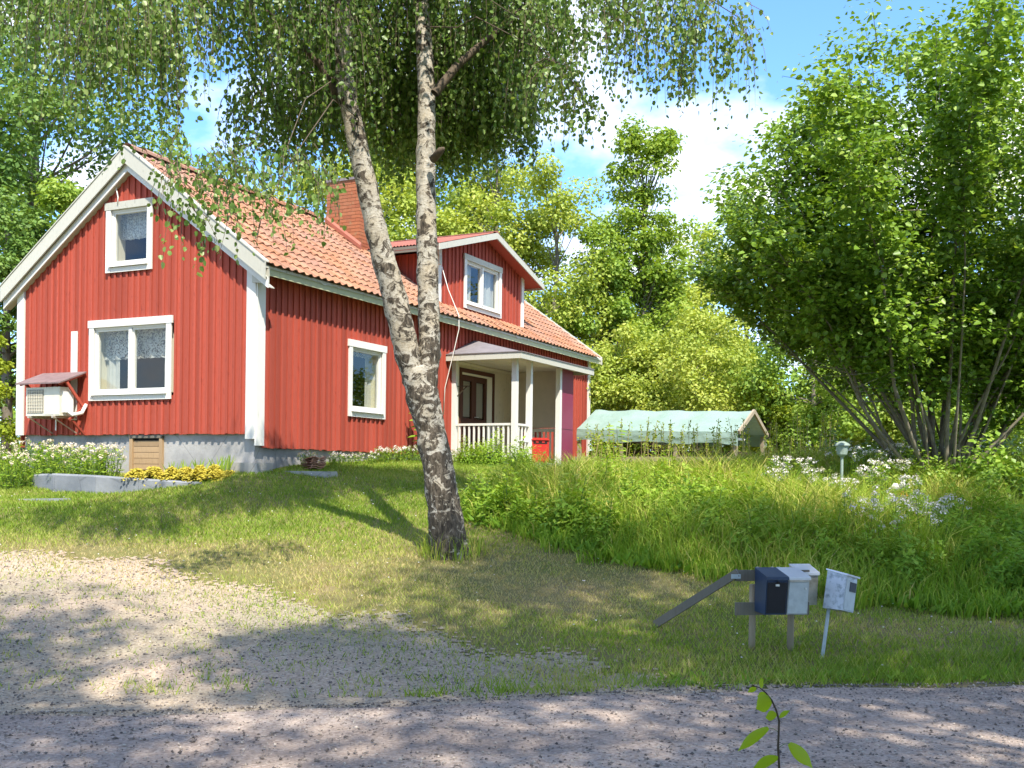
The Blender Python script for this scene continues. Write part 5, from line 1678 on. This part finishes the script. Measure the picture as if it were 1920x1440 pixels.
sc_ = hgt / 0.95
arc = [(-0.30, 0.45), (-0.30, 0.72), (-0.20, 0.90), (0.0, 0.95), (0.20, 0.90), (0.30, 0.72), (0.30, 0.45)]
MB().prism([(x * sc_, -0.02, z * sc_) for x, z in arc], [(x * sc_, 0.02, z * sc_) for x, z in arc]).build('backrest', 'chair_white', ck)
MB().box(-0.30 * sc_, 0.30 * sc_, -0.5 * sc_, -0.021, 0.41 * sc_, 0.449 * sc_).build('seat', 'chair_white', ck)
for x in (-0.26, 0.26):
    for y in (-0.46, -0.06):
        MB().box((x - 0.025) * sc_, (x + 0.025) * sc_, (y - 0.025) * sc_, (y + 0.025) * sc_, -0.05, 0.409 * sc_).build('leg', 'chair_white', ck)
    MB().box((x - 0.03) * sc_, (x + 0.03) * sc_, -0.5 * sc_, -0.022, 0.62 * sc_, 0.66 * sc_).build('armrest', 'chair_white', ck)


# ------------------------------------------------------------------ flowering plants and shrubs
def flower_plant(petal, leaf, height, spread, stems, seed, head=0.06, leafL=0.075, fill=30, fl=18):
    rng = np.random.default_rng(seed)
    root = empty('flowering_plant')
    sm = MB(); P_, A_, N_ = [], [], []; FP, FA, FN = [], [], []
    for s in range(stems):
        an, rr = rng.random() * 2 * pi, spread * sqrt(rng.random())
        b = np.array([rr * cos(an) * 0.6, rr * sin(an) * 0.6, 0])
        t_ = np.array([rr * cos(an) * 1.25, rr * sin(an) * 1.25, height * rng.uniform(0.72, 1.05)])
        m = (b + t_) / 2 + rng.normal(size=3) * 0.02
        sm.tube([b, m, t_], [0.006, 0.005, 0.003], 4, cap=False)
        f = rng.random(fill) * 0.92 + 0.05
        p_ = b + (t_ - b)[None] * f[:, None] + rng.normal(size=(fill, 3)) * 0.015
        a_ = rng.normal(size=(fill, 3)); a_[:, 2] = a_[:, 2] * 0.3 + 0.25
        P_.append(p_); A_.append(a_); N_.append(np.tile([0, -0.2, 1.0], (fill, 1)) + rng.normal(size=(fill, 3)) * 0.45)
        if rng.random() < 0.7:
            d = pts_in_ball(rng, fl)
            FP.append(t_ + d * head * np.array([1, 1, 0.7])); nn = unit(d + np.array([0, -0.3, 0.5]))
            FN.append(nn); FA.append(np.cross(nn, rng.normal(size=(fl, 3))))
    sm.build('stems', 'stem_green', root)['kind'] = 'stuff'
    P_, A_, N_ = map(np.concatenate, (P_, A_, N_))
    L = leafL * (0.6 + 0.7 * rng.random(len(P_)))
    link('foliage', leaf_mesh('foliage', P_, A_, N_, L, L * 0.34, leaf, rng=rng), root)['kind'] = 'stuff'
    FP, FA, FN = map(np.concatenate, (FP, FA, FN))
    L = 0.026 * (0.8 + 0.5 * rng.random(len(FP)))
    link('flowers', leaf_mesh('flowers', FP, FA, FN, L, L, petal, rng=rng), root)['kind'] = 'stuff'
    return root


def leaf_mound(name, leaf, height, spread, n, leafL, seed, asp=0.6, droop=-0.2, stemn=14):
    rng = np.random.default_rng(seed)
    root = empty(name)
    d = unit(rng.normal(size=(n, 3))); d[:, 2] = np.abs(d[:, 2])
    r = rng.random((n, 1)) ** 0.45 * (0.8 + 0.35 * np.sin(d[:, :1] * 5 + seed) * np.cos(d[:, 1:2] * 4))
    P_ = d * r * np.array([spread, spread, height])
    N_ = unit(d * 0.6 + np.array([0, -0.15, 0.8]) + rng.normal(size=(n, 3)) * 0.4)
    A_ = np.cross(N_, rng.normal(size=(n, 3))); A_ = unit(A_) + d * 0.6; A_[:, 2] += droop
    L = leafL * (0.6 + 0.7 * rng.random(n))
    sm = MB()
    for k in range(stemn):
        e = P_[rng.integers(n)]
        sm.tube([(e[0] * 0.15, e[1] * 0.15, 0), (e[0] * 0.6, e[1] * 0.6, e[2] * 0.7), tuple(e)], [0.008, 0.006, 0.003], 4, cap=False)
    sm.build('stems', 'stem_green', root)['kind'] = 'stuff'
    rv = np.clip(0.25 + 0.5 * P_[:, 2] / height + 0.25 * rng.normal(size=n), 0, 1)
    link('foliage', leaf_mesh('foliage', P_, A_, N_, L, L * asp, leaf, rv, rng=rng), root)['kind'] = 'stuff'
    return root


def plant_at(proto, used, x, y, rz, s, label, cat, group, dz=-0.02):
    loc = (x, y, gz(x, y) + dz)
    if proto.name not in used:
        used.add(proto.name)
        proto.location = loc; proto.rotation_euler = (0, 0, rz); proto.scale = (s, s, s)
        o = proto
    else:
        o = copy_tree(proto, loc, rz, s)
    tag(o, label, cat, group)
    return o


used = set()
rng = np.random.default_rng(13)
phl = [flower_plant('petal_white', 'weed_leaf', 0.85, 0.24, 15, 101), flower_plant('petal_lilac', 'weed_leaf', 0.80, 0.26, 15, 102)]
crm = [flower_plant('petal_cream', 'weed_leaf', 0.62, 0.24, 15, 103, 0.05), flower_plant('petal_white', 'weed_leaf', 0.40, 0.22, 15, 104, 0.045, 0.06, 20, 16)]
for p_ in phl + crm:
    p_.name = 'phlox_plant' if p_ in phl else 'flowering_plant'
SL = 'white phlox plants on the slope'
for i in range(17):
    u, d = rng.uniform(1425, 1720), rng.uniform(14.6, 17.2)
    plant_at(phl[0], used, spot(u, 940, d)[0], d, rng.random() * 6, rng.uniform(0.7, 1.1), 'white flowering phlox plant high on the sunny slope below the hazel', 'plant', SL)
for i in range(14):
    u, d = rng.uniform(1530, 1790), rng.uniform(12.6, 14.6)
    plant_at(phl[1], used, spot(u, 990, d)[0], d, rng.random() * 6, rng.uniform(0.65, 1.0), 'pale lilac phlox plant in the shaded lower band of the slope', 'plant', 'lilac phlox plants lower on the slope')
for i, (u, d) in enumerate([(5, 18.8), (30, 19.2), (58, 19.3), (85, 19.0), (110, 18.9), (135, 18.7), (160, 18.6), (182, 18.4), (205, 18.3), (20, 18.2), (70, 18.4), (120, 18.2), (150, 18.0), (185, 18.0), (45, 18.6), (98, 18.5)]):
    x = spot(u, 870, d)[0]
    plant_at(crm[0], used, x, d, rng.random() * 6, rng.uniform(0.85, 1.15), 'cream flowering plant in the bed under the heat pump', 'plant', 'cream flowers in the bed before the gable')
for i in range(20):
    a = 0.95 + i * 0.29 + rng.uniform(-0.08, 0.08)
    p_ = hpt(a, -0.30 - 0.18 * rng.random())
    plant_at(crm[1], used, p_[0], p_[1], rng.random() * 6, rng.uniform(0.5, 0.9), 'small white flowering plant along the foot of the long red wall', 'plant', 'white flowers along the long wall')

bush = leaf_mound('currant_bush', 'weed_leaf', 0.75, 0.55, 2600, 0.055, 201)
plant_at(bush, used, *hpt(6.35, -1.2)[:2], 0.3, 1.0, 'bright green bush against the left porch railing', 'bush', None)
plant_at(bush, used, *hpt(6.30, -1.95)[:2], 1.9, 0.85, 'low green bush at the front corner post of the porch', 'bush', None)
plant_at(bush, used, *hpt(5.75, -1.0)[:2], 3.9, 0.8, 'green bush right behind the birch trunk', 'bush', None)
plant_at(bush, used, *hpt(10.6, -2.2)[:2], 2.9, 1.15, 'leafy bush at the right end of the porch by the purple screen', 'bush', None)
fern = leaf_mound('fern_clump', 'fern_leaf', 0.62, 0.55, 2400, 0.10, 202, 0.30, -0.35)
weed = leaf_mound('nettle_clump', 'weed_leaf', 0.70, 0.45, 2000, 0.075, 203, 0.42, -0.3)
for u, d, s, lab in ((1700, 14.6, 1.0, 'fern clump just below the garden figure'), (1745, 13.6, 1.1, 'fern clump below the middle of the hazel stool'), (1800, 13.0, 1.1, 'fern clump on the shaded slope under the hazel'),
                     (1850, 12.5, 1.15, 'fern clump near the right picture edge above the verge'), (1900, 13.4, 1.2, 'tall fern clump at the right picture edge'), (1790, 14.8, 1.0, 'fern clump directly in front of the hazel stems'),
                     (1860, 14.6, 1.1, 'fern clump right of the hazel stems'), (1915, 11.8, 1.0, 'low fern clump in the right corner of the slope')):
    plant_at(fern, used, spot(u, 1000, d)[0], d, rng.random() * 6, s, lab, 'fern', 'ferns on the slope under the hazel')
for u, d in ((1130, 15.4), (1190, 14.6), (1240, 15.2), (1010, 15.6), (1060, 16.2), (1300, 14.4), (1340, 15.2), (1160, 17.0), (1240, 16.6), (1320, 16.6), (1390, 16.0), (1400, 14.2), (1440, 13.6), (1500, 13.0), (1560, 12.8),
             (970, 16.6), (1640, 12.4), (1700, 12.2), (900, 15.0), (950, 14.6), (1010, 14.2), (1080, 14.0), (1140, 13.6), (1250, 13.6), (1340, 13.4), (1420, 12.8)):
    plant_at(weed, used, spot(u, 950, d)[0], d, rng.random() * 6, rng.uniform(0.85, 1.35), 'leafy green weed clump in the tall grass between birch and hazel', 'plant', 'leafy weeds in the tall grass')
dk = leaf_mound('dark_bush', 'hazel_leaf', 1.1, 0.9, 2600, 0.085, 204, 0.8)
plant_at(dk, used, spot(1880, 900, 16.2)[0], 16.2, 0.2, 1.15, 'dark leafy bush right of the hazel stems', 'bush', None)
plant_at(dk, used, spot(1830, 900, 15.6)[0], 15.6, 2.2, 0.7, 'small leafy bush in front of the white chair', 'bush', None)
for u, d, s_, lab in ((1700, 17.0, 0.75, 'leafy undergrowth on the left side of the hazel foot'), (1760, 16.6, 0.7, 'leafy undergrowth right before the hazel foot'), (1815, 16.9, 0.8, 'leafy undergrowth on the right side of the hazel foot'),
                      (1740, 18.6, 1.0, 'tall undergrowth behind the hazel foot'), (1830, 18.8, 1.1, 'tall undergrowth behind the right hazel stems'), (1580, 19.0, 0.9, 'leafy bush behind the garden lantern')):
    plant_at(dk, used, spot(u, 900, d)[0], d, u * 0.7, s_, lab, 'bush', 'undergrowth round the hazel')
plant_at(dk, used, spot(1640, 900, 18.5)[0], 18.5, 4.2, 0.9, 'leafy bush left of the hazel stems behind the lantern', 'bush', None)

# yellow stonecrop mat on the garden wall
rng = np.random.default_rng(15)
n = 9000
t = rng.random(n)
cx_ = np.interp(t, [0, .3, .6, 1], [spot(240, 880, 17.6)[0], spot(310, 880, 17.6)[0], spot(360, 880, 17.7)[0], spot(432, 890, 17.8)[0]])
cy_ = 17.66 + rng.normal(size=n) * 0.13 + 0.1 * t
hh = 0.30 * np.sqrt(np.clip(1 - ((cy_ - 17.66 - 0.1 * t) / 0.42) ** 2, 0, 1)) * (0.8 + 0.2 * np.sin(t * 40)) * np.interp(t, [0, .08, .8, 1], [.6, 1, .9, .3])
pos = np.stack([cx_, cy_, np.maximum(ground_z(cx_, cy_), 1.50) - 0.04 + hh * (0.55 + 0.45 * rng.random(n))], 1)
nr = unit(np.stack([rng.normal(size=n) * 0.5, -0.4 + rng.normal(size=n) * 0.4, np.ones(n)], 1))
sc1 = empty('stonecrop', (0, 0, 0))
tag(sc1, 'yellow flowering stonecrop mat spilling over the low garden wall', 'plant')
link('flower_mat', leaf_mesh('flower_mat', pos, np.cross(nr, rng.normal(size=(n, 3))), nr, 0.05, 0.04, 'stonecrop', rng=rng), sc1)
# upright iris leaves at the foundation
for k, u in enumerate((322, 347, 375, 410, 425)):
    ir = empty('iris_clump', (0, 0, 0))
    p0 = spot(u, 880, 17.95)
    ir.location = (p0[0], p0[1], gz(p0[0], p0[1]))
    tag(ir, 'tuft of upright iris leaves against the grey foundation', 'plant', 'iris tufts by the foundation')
    m_ = 9
    A_ = np.stack([rng.normal(size=m_) * 0.35, rng.normal(size=m_) * 0.2, np.ones(m_)], 1)
    link('leaves', leaf_mesh('leaves', rng.normal(size=(m_, 3)) * 0.04 * np.array([1, 1, 0]), A_, np.tile([0, -1.0, 0], (m_, 1)) + rng.normal(size=(m_, 3)) * 0.3, 0.36, 0.035, 'mid_leaf', rng=rng), ir)


def young_shoot(name, label, base, height, leaves, leafL, seed, mat='weed_leaf'):
    """thin upright shoot with big single leaves"""
    rng = np.random.default_rng(seed)
    r = empty(name, base)
    tag(r, label, 'plant')
    tip = np.array([rng.normal() * 0.1, rng.normal() * 0.1, height])
    MB().tube([(0, 0, 0), tuple(tip * 0.5 + np.array([0.03, 0, 0])), tuple(tip)], [0.010, 0.007, 0.003], 5).build('stem', 'stem_dark', r)
    t = np.linspace(0.3, 1, leaves)
    P_ = tip[None] * t[:, None]
    an = np.arange(leaves) * 2.4
    A_ = np.stack([np.cos(an), np.sin(an), -0.1 + 0.2 * rng.random(leaves)], 1)
    P_ = P_ + A_ * 0.05
    link('leaves', leaf_mesh('leaves', P_, A_, np.tile([0, -0.3, 1.0], (leaves, 1)), leafL, leafL * 0.55, mat, shape=6, rng=rng), r)
    return r


p_ = hpt(4.75, -0.42); young_shoot('elder_shoot', 'young leafy shoot growing against the red wall beside the birch', (p_[0], p_[1], gz(p_[0], p_[1])), 1.35, 26, 0.26, 301)
p_ = hpt(10.4, -2.6); young_shoot('elder_shoot', 'leafy shoot with large leaves in front of the tarpaulin shelter', (p_[0], p_[1], gz(p_[0], p_[1])), 1.1, 26, 0.24, 302)

# the sapling at the near edge of the road
sp = spot(1462, 1440, 4.0)
sapl = empty('sapling', (sp[0], sp[1], gz(sp[0], sp[1]) - 0.05))
tag(sapl, 'thin sapling with a few bright green leaves in the near foreground', 'sapling')
O_ = np.array(sapl.location)


def spt(u, v, dd=0.0):
    return spot(u, v, 4.0 + dd) - O_


MB().tube([(spt(1462, 1440)[0] * 0.6, 0, 0), spt(1463, 1520), spt(1461, 1440), spt(1459, 1400), spt(1461, 1352), spt(1455, 1330), spt(1447, 1313), spt(1437, 1300), spt(1425, 1290), spt(1410, 1284)],
          [0.0052, 0.005, 0.0046, 0.0043, 0.004, 0.0037, 0.0033, 0.0028, 0.002, 0.0014], 7).build('stem', 'stem_dark', sapl, True)
for (u0, v0, u1, v1, wpx, dd) in ((1447, 1312, 1417, 1329, 27, -0.02), (1438, 1302, 1420, 1306, 10, 0.02), (1456, 1340, 1435, 1346, 15, -0.01), (1461, 1345, 1481, 1332, 8, 0.02), (1440, 1365, 1382, 1408, 17, -0.06),
                                  (1480, 1394, 1524, 1440, 18, -0.05), (1458, 1421, 1410, 1441, 18, -0.06), (1418, 1290, 1402, 1298, 8, 0.01), (1428, 1290, 1427, 1270, 6, 0.0)):
    a, b = spt(u0, v0), spt(u1, v1, dd)
    L = np.linalg.norm(b - a)
    ax = (b - a) / L
    side = np.cross(ax, [0, 1, 0.25]); side /= np.linalg.norm(side)
    up = np.cross(side, ax)
    w_ = wpx * 1.4 * 4.0 / FPX / 2
    lv = MB()
    ks = 9
    lv_v, lv_f = [], []
    for i in range(ks):
        t = i / (ks - 1)
        ww = w_ * (sin(pi * min(1, t * 0.9 + 0.06)) ** 0.7) * (1 - t ** 5) + 0.0004
        c = a + ax * L * t + up * (-0.10 * L * (t - 0.5) ** 2)
        for s_ in (-1, 0, 1):
            lv_v.append(c + side * ww * s_ + up * (0.25 * ww * abs(s_)))
    for i in range(ks - 1):
        for j in range(2):
            lv_f.append((i * 3 + j, i * 3 + j + 1, i * 3 + j + 4, i * 3 + j + 3))
    lv.add(lv_v, lv_f, RNG.random())
    lo_ = lv.build('leaf', 'bright_leaf', sapl, True)
    if wpx > 12 and u0 not in (1447, 1438):
        MB().tube([spt(1460, v0 + 8), tuple((spt(1460, v0 + 8) + a) / 2 + np.array([0, 0, 0.006])), a], 0.0012, 4).build('leaf_stalk', 'stem_green', lo_)

# ------------------------------------------------------------------ grass
def inside_house(x, y):
    dx, dy = x - HX, y - HY
    a = dx * sin(HTH) + dy * cos(HTH)
    w = -dx * cos(HTH) + dy * sin(HTH)
    return ((a > -0.03) & (a < HL + 0.1) & (w > -0.08) & (w < GW + 0.1)) | ((a > 6.5) & (a < 10.05) & (w > -1.85) & (w < 0))


MEADOW = [(-0.75, 14.75), (-.25, 14.2), (.45, 13.45), (1.3, 12.55), (2.1, 12.15), (2.8, 11.95), (3.6, 11.5), (4.5, 11.05), (6.5, 10.7), (14, 12), (15, 34), (2.6, 31), (2.5, 26.4), (2.2, 24.4), (1.5, 21), (.55, 17.6), (-.45, 15.8)]
in_meadow0 = poly_mask(MEADOW)


def in_meadow(x, y):
    wob = 0.12 * np.sin(x * 6.1 + y * 3.2) + 0.08 * np.sin(y * 9.3 - x * 4.1)
    return in_meadow0(x + wob, y + wob)


def dryness(x, y):
    d = 0.75 * np.exp(-(((x + 3.9) / 1.9) ** 2 + ((y - 12.6) / 0.9) ** 2))
    d = d + 0.95 * np.exp(-(((x - 0.5) / 2.3) ** 2 + ((y - 12.0) / 1.5) ** 2))
    d = d + 0.55 * np.exp(-(((x + 0.2) / 0.7) ** 2 + ((y - 15.7) / 0.8) ** 2))
    d = d + 0.35 * np.exp(-(((x + 6.5) / 2.2) ** 2 + ((y - 13.4) / 0.7) ** 2)) + 0.35 * np.exp(-(((x - 4.0) / 1.4) ** 2 + ((y - 10.6) / 0.4) ** 2))
    return d + 0.16 * np.sin(x * 2.3 + 1.2 * np.sin(y * 1.7)) * np.sin(y * 2.9 + x)


def blades(name, x, y, h, w, lean, rv, mat, seed, segs=1, base=None):
    rng = np.random.default_rng(seed)
    n = len(x)
    z = ground_z(x, y) - 0.01 if base is None else base
    an = rng.random(n) * 2 * pi
    s = np.stack([np.cos(an), np.sin(an), np.zeros(n)], 1) * (w * 0.5)[:, None]
    ld = rng.random(n) * 2 * pi
    tip = np.stack([np.cos(ld) * lean * h, np.sin(ld) * lean * h, h], 1)
    b = np.stack([x, y, z], 1)
    if segs == 1:
        v = np.stack([b - s, b + s, b + tip], 1).reshape(-1, 3)
        f = np.arange(3 * n).reshape(-1, 3)
        return fast_mesh(name, v, f, mat, np.repeat(rv, 3))
    m = b + tip * np.array([0.30, 0.30, 0.62])
    e = b + tip * np.array([1.0, 1.0, 1.0]) - np.stack([np.zeros(n), np.zeros(n), lean * h * 0.25], 1)
    v = np.stack([b - s, b + s, m - s * 0.8, m + s * 0.8, e], 1).reshape(-1, 3)
    k = np.arange(n)[:, None, None] * 5
    f = (k + np.array([[0, 1, 3], [0, 3, 2], [2, 3, 4]])[None]).reshape(-1, 3)
    return fast_mesh(name, v, f, mat, np.repeat(rv, 5))


rng = np.random.default_rng(17)
N = 560000
x = rng.uniform(-12.5, 10.5, N); y = 8.0 + 14.5 * rng.random(N) ** 1.15
keep = (y > road_far(x) - 0.05 + 0.09 * np.abs(rng.normal(size=N)) + 0.05 * np.sin(x * 7 + np.sin(x * 3))) & ~inside_house(x, y) & (np.abs(x) < 0.50 * y + 0.8)
dr_ = in_drive(x + rng.normal(size=N) * 0.16, y + rng.normal(size=N) * 0.16); md_ = in_meadow(x, y)
dry = dryness(x, y)
edge = sum(in_drive0(x + a_, y + b_) for a_, b_ in ((0.5, -0.35), (-0.5, -0.3), (-0.2, -0.7), (0.2, -0.45), (-0.8, 0.1))) / 5.0
dry = dry + 0.55 * np.where(dr_, 0.5, edge) * (0.6 + 0.4 * np.sin(x * 3.1 + y * 2.3))
tuft = np.sin(x * 5.3 + 2 * np.sin(y * 3.1)) * np.sin(y * 6.1 + 1.4 * np.sin(x * 2.7))
inn = in_drive0(x, y)
lawnf = sum(~in_drive0(x + a_, y + b_) for a_, b_ in ((0.35, 0.3), (0.7, 0.55), (0.1, 0.75), (1.0, 0.9), (0.5, 1.2))) / 5.0
prob = np.where(inn, np.where(tuft > 0.45, 0.22, 0.05) + 0.42 * lawnf ** 1.8, (1.0 - 0.45 * np.clip(dry, 0, 1)) * (1 - 0.45 * edge))
prob = np.where(md_, 0.5, prob)
# a strip of weeds where the drive meets the road
prob = np.where(dr_ & (np.abs(y - road_far(x) - 0.12) < 0.14) & (np.sin(x * 4.1) + np.sin(x * 9.7 + 1) > -0.3), 0.6, prob)
keep &= rng.random(N) < prob
x, y, dry = x[keep], y[keep], dry[keep]
n = len(x)
rv = np.clip(0.33 + 0.20 * rng.normal(size=n) + 0.85 * dry + 0.10 * np.sin(x * 1.1) * np.sin(y * 0.9), 0, 1)
h = (0.040 + 0.035 * rng.random(n)) * (1 - 0.35 * np.clip(dry, 0, 1)) * np.where(y < road_far(x) + 0.9, 1.5, 1.0)
o = link('lawn_grass', blades('lawn_grass', x, y, h, 0.007 + 0.006 * rng.random(n) + 0.0004 * y, 0.35 + 0.6 * rng.random(n), rv, 'lawn_blade', 18))
tag(o, 'short mown grass with dry straw patches covering the slope', 'grass', kind='stuff')

# broad-leaved weeds along the road edge and the foot of the tall grass
N = 26000
x = rng.uniform(-1, 9, N); y = rng.uniform(8.0, 15, N)
ed = np.array(MEADOW[:9])
fy = np.interp(x, ed[:, 0], ed[:, 1])
k1 = (y > fy) & (y < fy + 0.55) & (x < 7)
k2 = (y > road_far(x) + 0.05) & (y < road_far(x) + 0.42) & (x > 1.2)
keep = k1 | (k2 & (rng.random(N) < 0.7))
x, y, hi = x[keep], y[keep], k1[keep]
n = len(x)
A_ = np.stack([rng.normal(size=n), rng.normal(size=n) - 0.4, 0.5 + 0.7 * rng.random(n) + 0.5 * hi], 1)
N_ = np.stack([rng.normal(size=n) * 0.4, -0.5 + 0.4 * rng.normal(size=n), np.ones(n)], 1)
L = np.where(hi, 0.17, 0.075) * (0.6 + 0.7 * rng.random(n))
o = link('verge_weeds', leaf_mesh('verge_weeds', np.stack([x, y, ground_z(x, y) + 0.02 * rng.random(n)], 1), A_, N_, L, L * 0.30, 'fern_leaf', rng=rng))
tag(o, 'fresh green broad-leaved weeds edging the tall grass and the road', 'weeds', kind='stuff')

# tall meadow grass
N = 150000
x = rng.uniform(-1.2, 13, N); y = 10.3 + 20 * rng.random(N) ** 1.35
keep = in_meadow(x, y) & ~inside_house(x, y) & (np.abs(x) < 0.52 * y + 0.6)
x, y = x[keep], y[keep]
n = len(x)
fy = np.interp(x, ed[:, 0], ed[:, 1])
gr_ = np.clip((y - fy) / 1.8, 0, 1)
patch = np.sin(x * 1.7 + 0.8 * np.sin(y)) * np.sin(y * 1.3 + 0.5 * x)
h = (0.26 + 0.42 * gr_) * np.clip(1.15 - 0.13 * (y - 16.8), 0.20, 1.1) * (0.55 + 0.65 * rng.random(n)) * (1 + 0.25 * patch)
h = np.where((x > 5.2) & (y < 17), h * 0.75, h)
rv = np.clip(0.24 + 0.18 * rng.normal(size=n) + 0.10 * gr_ + 0.16 * patch + 0.012 * (y - 12) + np.where(rng.random(n) < 0.09, 0.42, 0), 0, 1)
o = link('meadow_grass', blades('meadow_grass', x, y, h, 0.006 + 0.006 * rng.random(n) + 0.0004 * y, 0.25 + 0.55 * rng.random(n), rv, 'meadow_blade', 19, 2))
tag(o, 'tall unmown meadow grass between the birch and the hazel', 'grass', kind='stuff')

# tall flower stalks gone to seed, standing above the grass before the shelter
N = 110
for_ = MB(); P_, A_ = [], []
for i in range(N):
    u = rng.uniform(1090, 1560); d = rng.uniform(17.5, 25)
    xx = spot(u, 880, d)[0]
    zz = gz(xx, d)
    hgt = rng.uniform(0.7, 1.25)
    tip = np.array([xx + rng.normal() * 0.12, d, zz + hgt])
    for_.tube([(xx, d, zz), tuple(tip)], [0.008, 0.004], 3, cap=False)
    m = 22
    P_.append(tip[None] - np.stack([rng.normal(size=m) * 0.02, rng.normal(size=m) * 0.02, 0.32 * rng.random(m)], 1))
    A_.append(rng.normal(size=(m, 3)) + np.array([0, 0, 0.5]))
stx = empty('seed_stalks', (0, 0, 0))
tag(stx, 'thin straw coloured seed stalks rising above the meadow before the shelter', 'stalks', kind='stuff')
for_.build('stalks', 'stem_straw', stx)['kind'] = 'stuff'
P_, A_ = np.concatenate(P_), np.concatenate(A_)
link('seed_heads', leaf_mesh('seed_heads', P_, A_, rng.normal(size=A_.shape), 0.05, 0.028, 'yellow_leaf', rng=rng), stx)['kind'] = 'stuff'
# coarse grass round the foot of the birch
n = 260
an = rng.random(n) * 2 * pi; rr = 0.25 + 0.16 * rng.random(n)
x, y = bx + 0.03 + rr * np.cos(an), by + rr * np.sin(an)
o = link('birch_foot_grass', blades('birch_foot_grass', x, y, 0.16 + 0.28 * rng.random(n), np.full(n, 0.008), 0.3 + 0.5 * rng.random(n), np.clip(0.45 + 0.25 * rng.normal(size=n), 0, 1), 'meadow_blade', 20, 2))
tag(o, 'long grass left standing round the foot of the birch', 'grass', kind='stuff')
# daisies and clover in the lawn
n = 420
x = rng.uniform(-8, 5, n); y = rng.uniform(9, 19, n)
k = ~in_drive(x, y) & ~inside_house(x, y) & (y > road_far(x) + 0.3)
x, y = x[k], y[k]; n = len(x)
o = link('daisies', leaf_mesh('daisies', np.stack([x, y, ground_z(x, y) + 0.07], 1), rng.normal(size=(n, 3)) * np.array([1, 1, 0.2]), np.tile([0, -0.4, 1.0], (n, 1)), 0.022, 0.022, 'petal_white', rng=rng))
tag(o, 'scattered tiny white daisies in the lawn', 'flowers', kind='stuff')


# loose stones on the road and the drive
def stones(name, x, y, z, r, seed):
    rng = np.random.default_rng(seed)
    n = len(x)
    base = np.array([(1, 0, 0), (-1, 0, 0), (0, 1, 0), (0, -1, 0), (0, 0, .75), (0, 0, -.5)], float)
    tri = np.array([(0, 2, 4), (2, 1, 4), (1, 3, 4), (3, 0, 4), (2, 0, 5), (1, 2, 5), (3, 1, 5), (0, 3, 5)])
    an = rng.random(n) * 2 * pi
    v = base[None] * (1 + 0.35 * rng.normal(size=(n, 6, 1))) * r[:, None, None]
    c, s = np.cos(an)[:, None], np.sin(an)[:, None]
    v = np.stack([v[..., 0] * c - v[..., 1] * s, v[..., 0] * s + v[..., 1] * c, v[..., 2]], -1)
    v = v + np.stack([x, y, z], 1)[:, None]
    f = (np.arange(n)[:, None, None] * 6 + tri[None]).reshape(-1, 3)
    return fast_mesh(name, v.reshape(-1, 3), f, 'pebble', np.repeat(rng.uniform(0.01, 0.99, n), 6))


n = 34000
x = rng.uniform(-6.5, 7.5, n)
f = rng.random(n)
f = np.where(rng.random(n) < 0.6, np.clip(rng.choice([0.10, 0.50, 0.93], n) + rng.normal(size=n) * 0.08, 0, 1), f)
y = road_near(x) + 4.6 * f
z = 0.014 + 0.035 * np.sin(pi * f)
r = 0.005 + 0.010 * rng.random(n) ** 2.5
o = link('road_stones', stones('road_stones', x, y, z, r, 23))
tag(o, 'loose dark and pale stones scattered over the gravel road', 'stones', kind='stuff')
n = 24000
x = rng.uniform(-8.5, 1.6, n); y = rng.uniform(6.5, 12.9, n)
k = in_drive(x, y) & (y > road_far(x) - 0.1)
x, y = x[k], y[k]; n = len(x)
o = link('drive_stones', stones('drive_stones', x, y, ground_z(x, y) + 0.009, 0.005 + 0.010 * rng.random(n) ** 2.2, 24))
tag(o, 'loose pale stones on the gravel driveway', 'stones', kind='stuff')
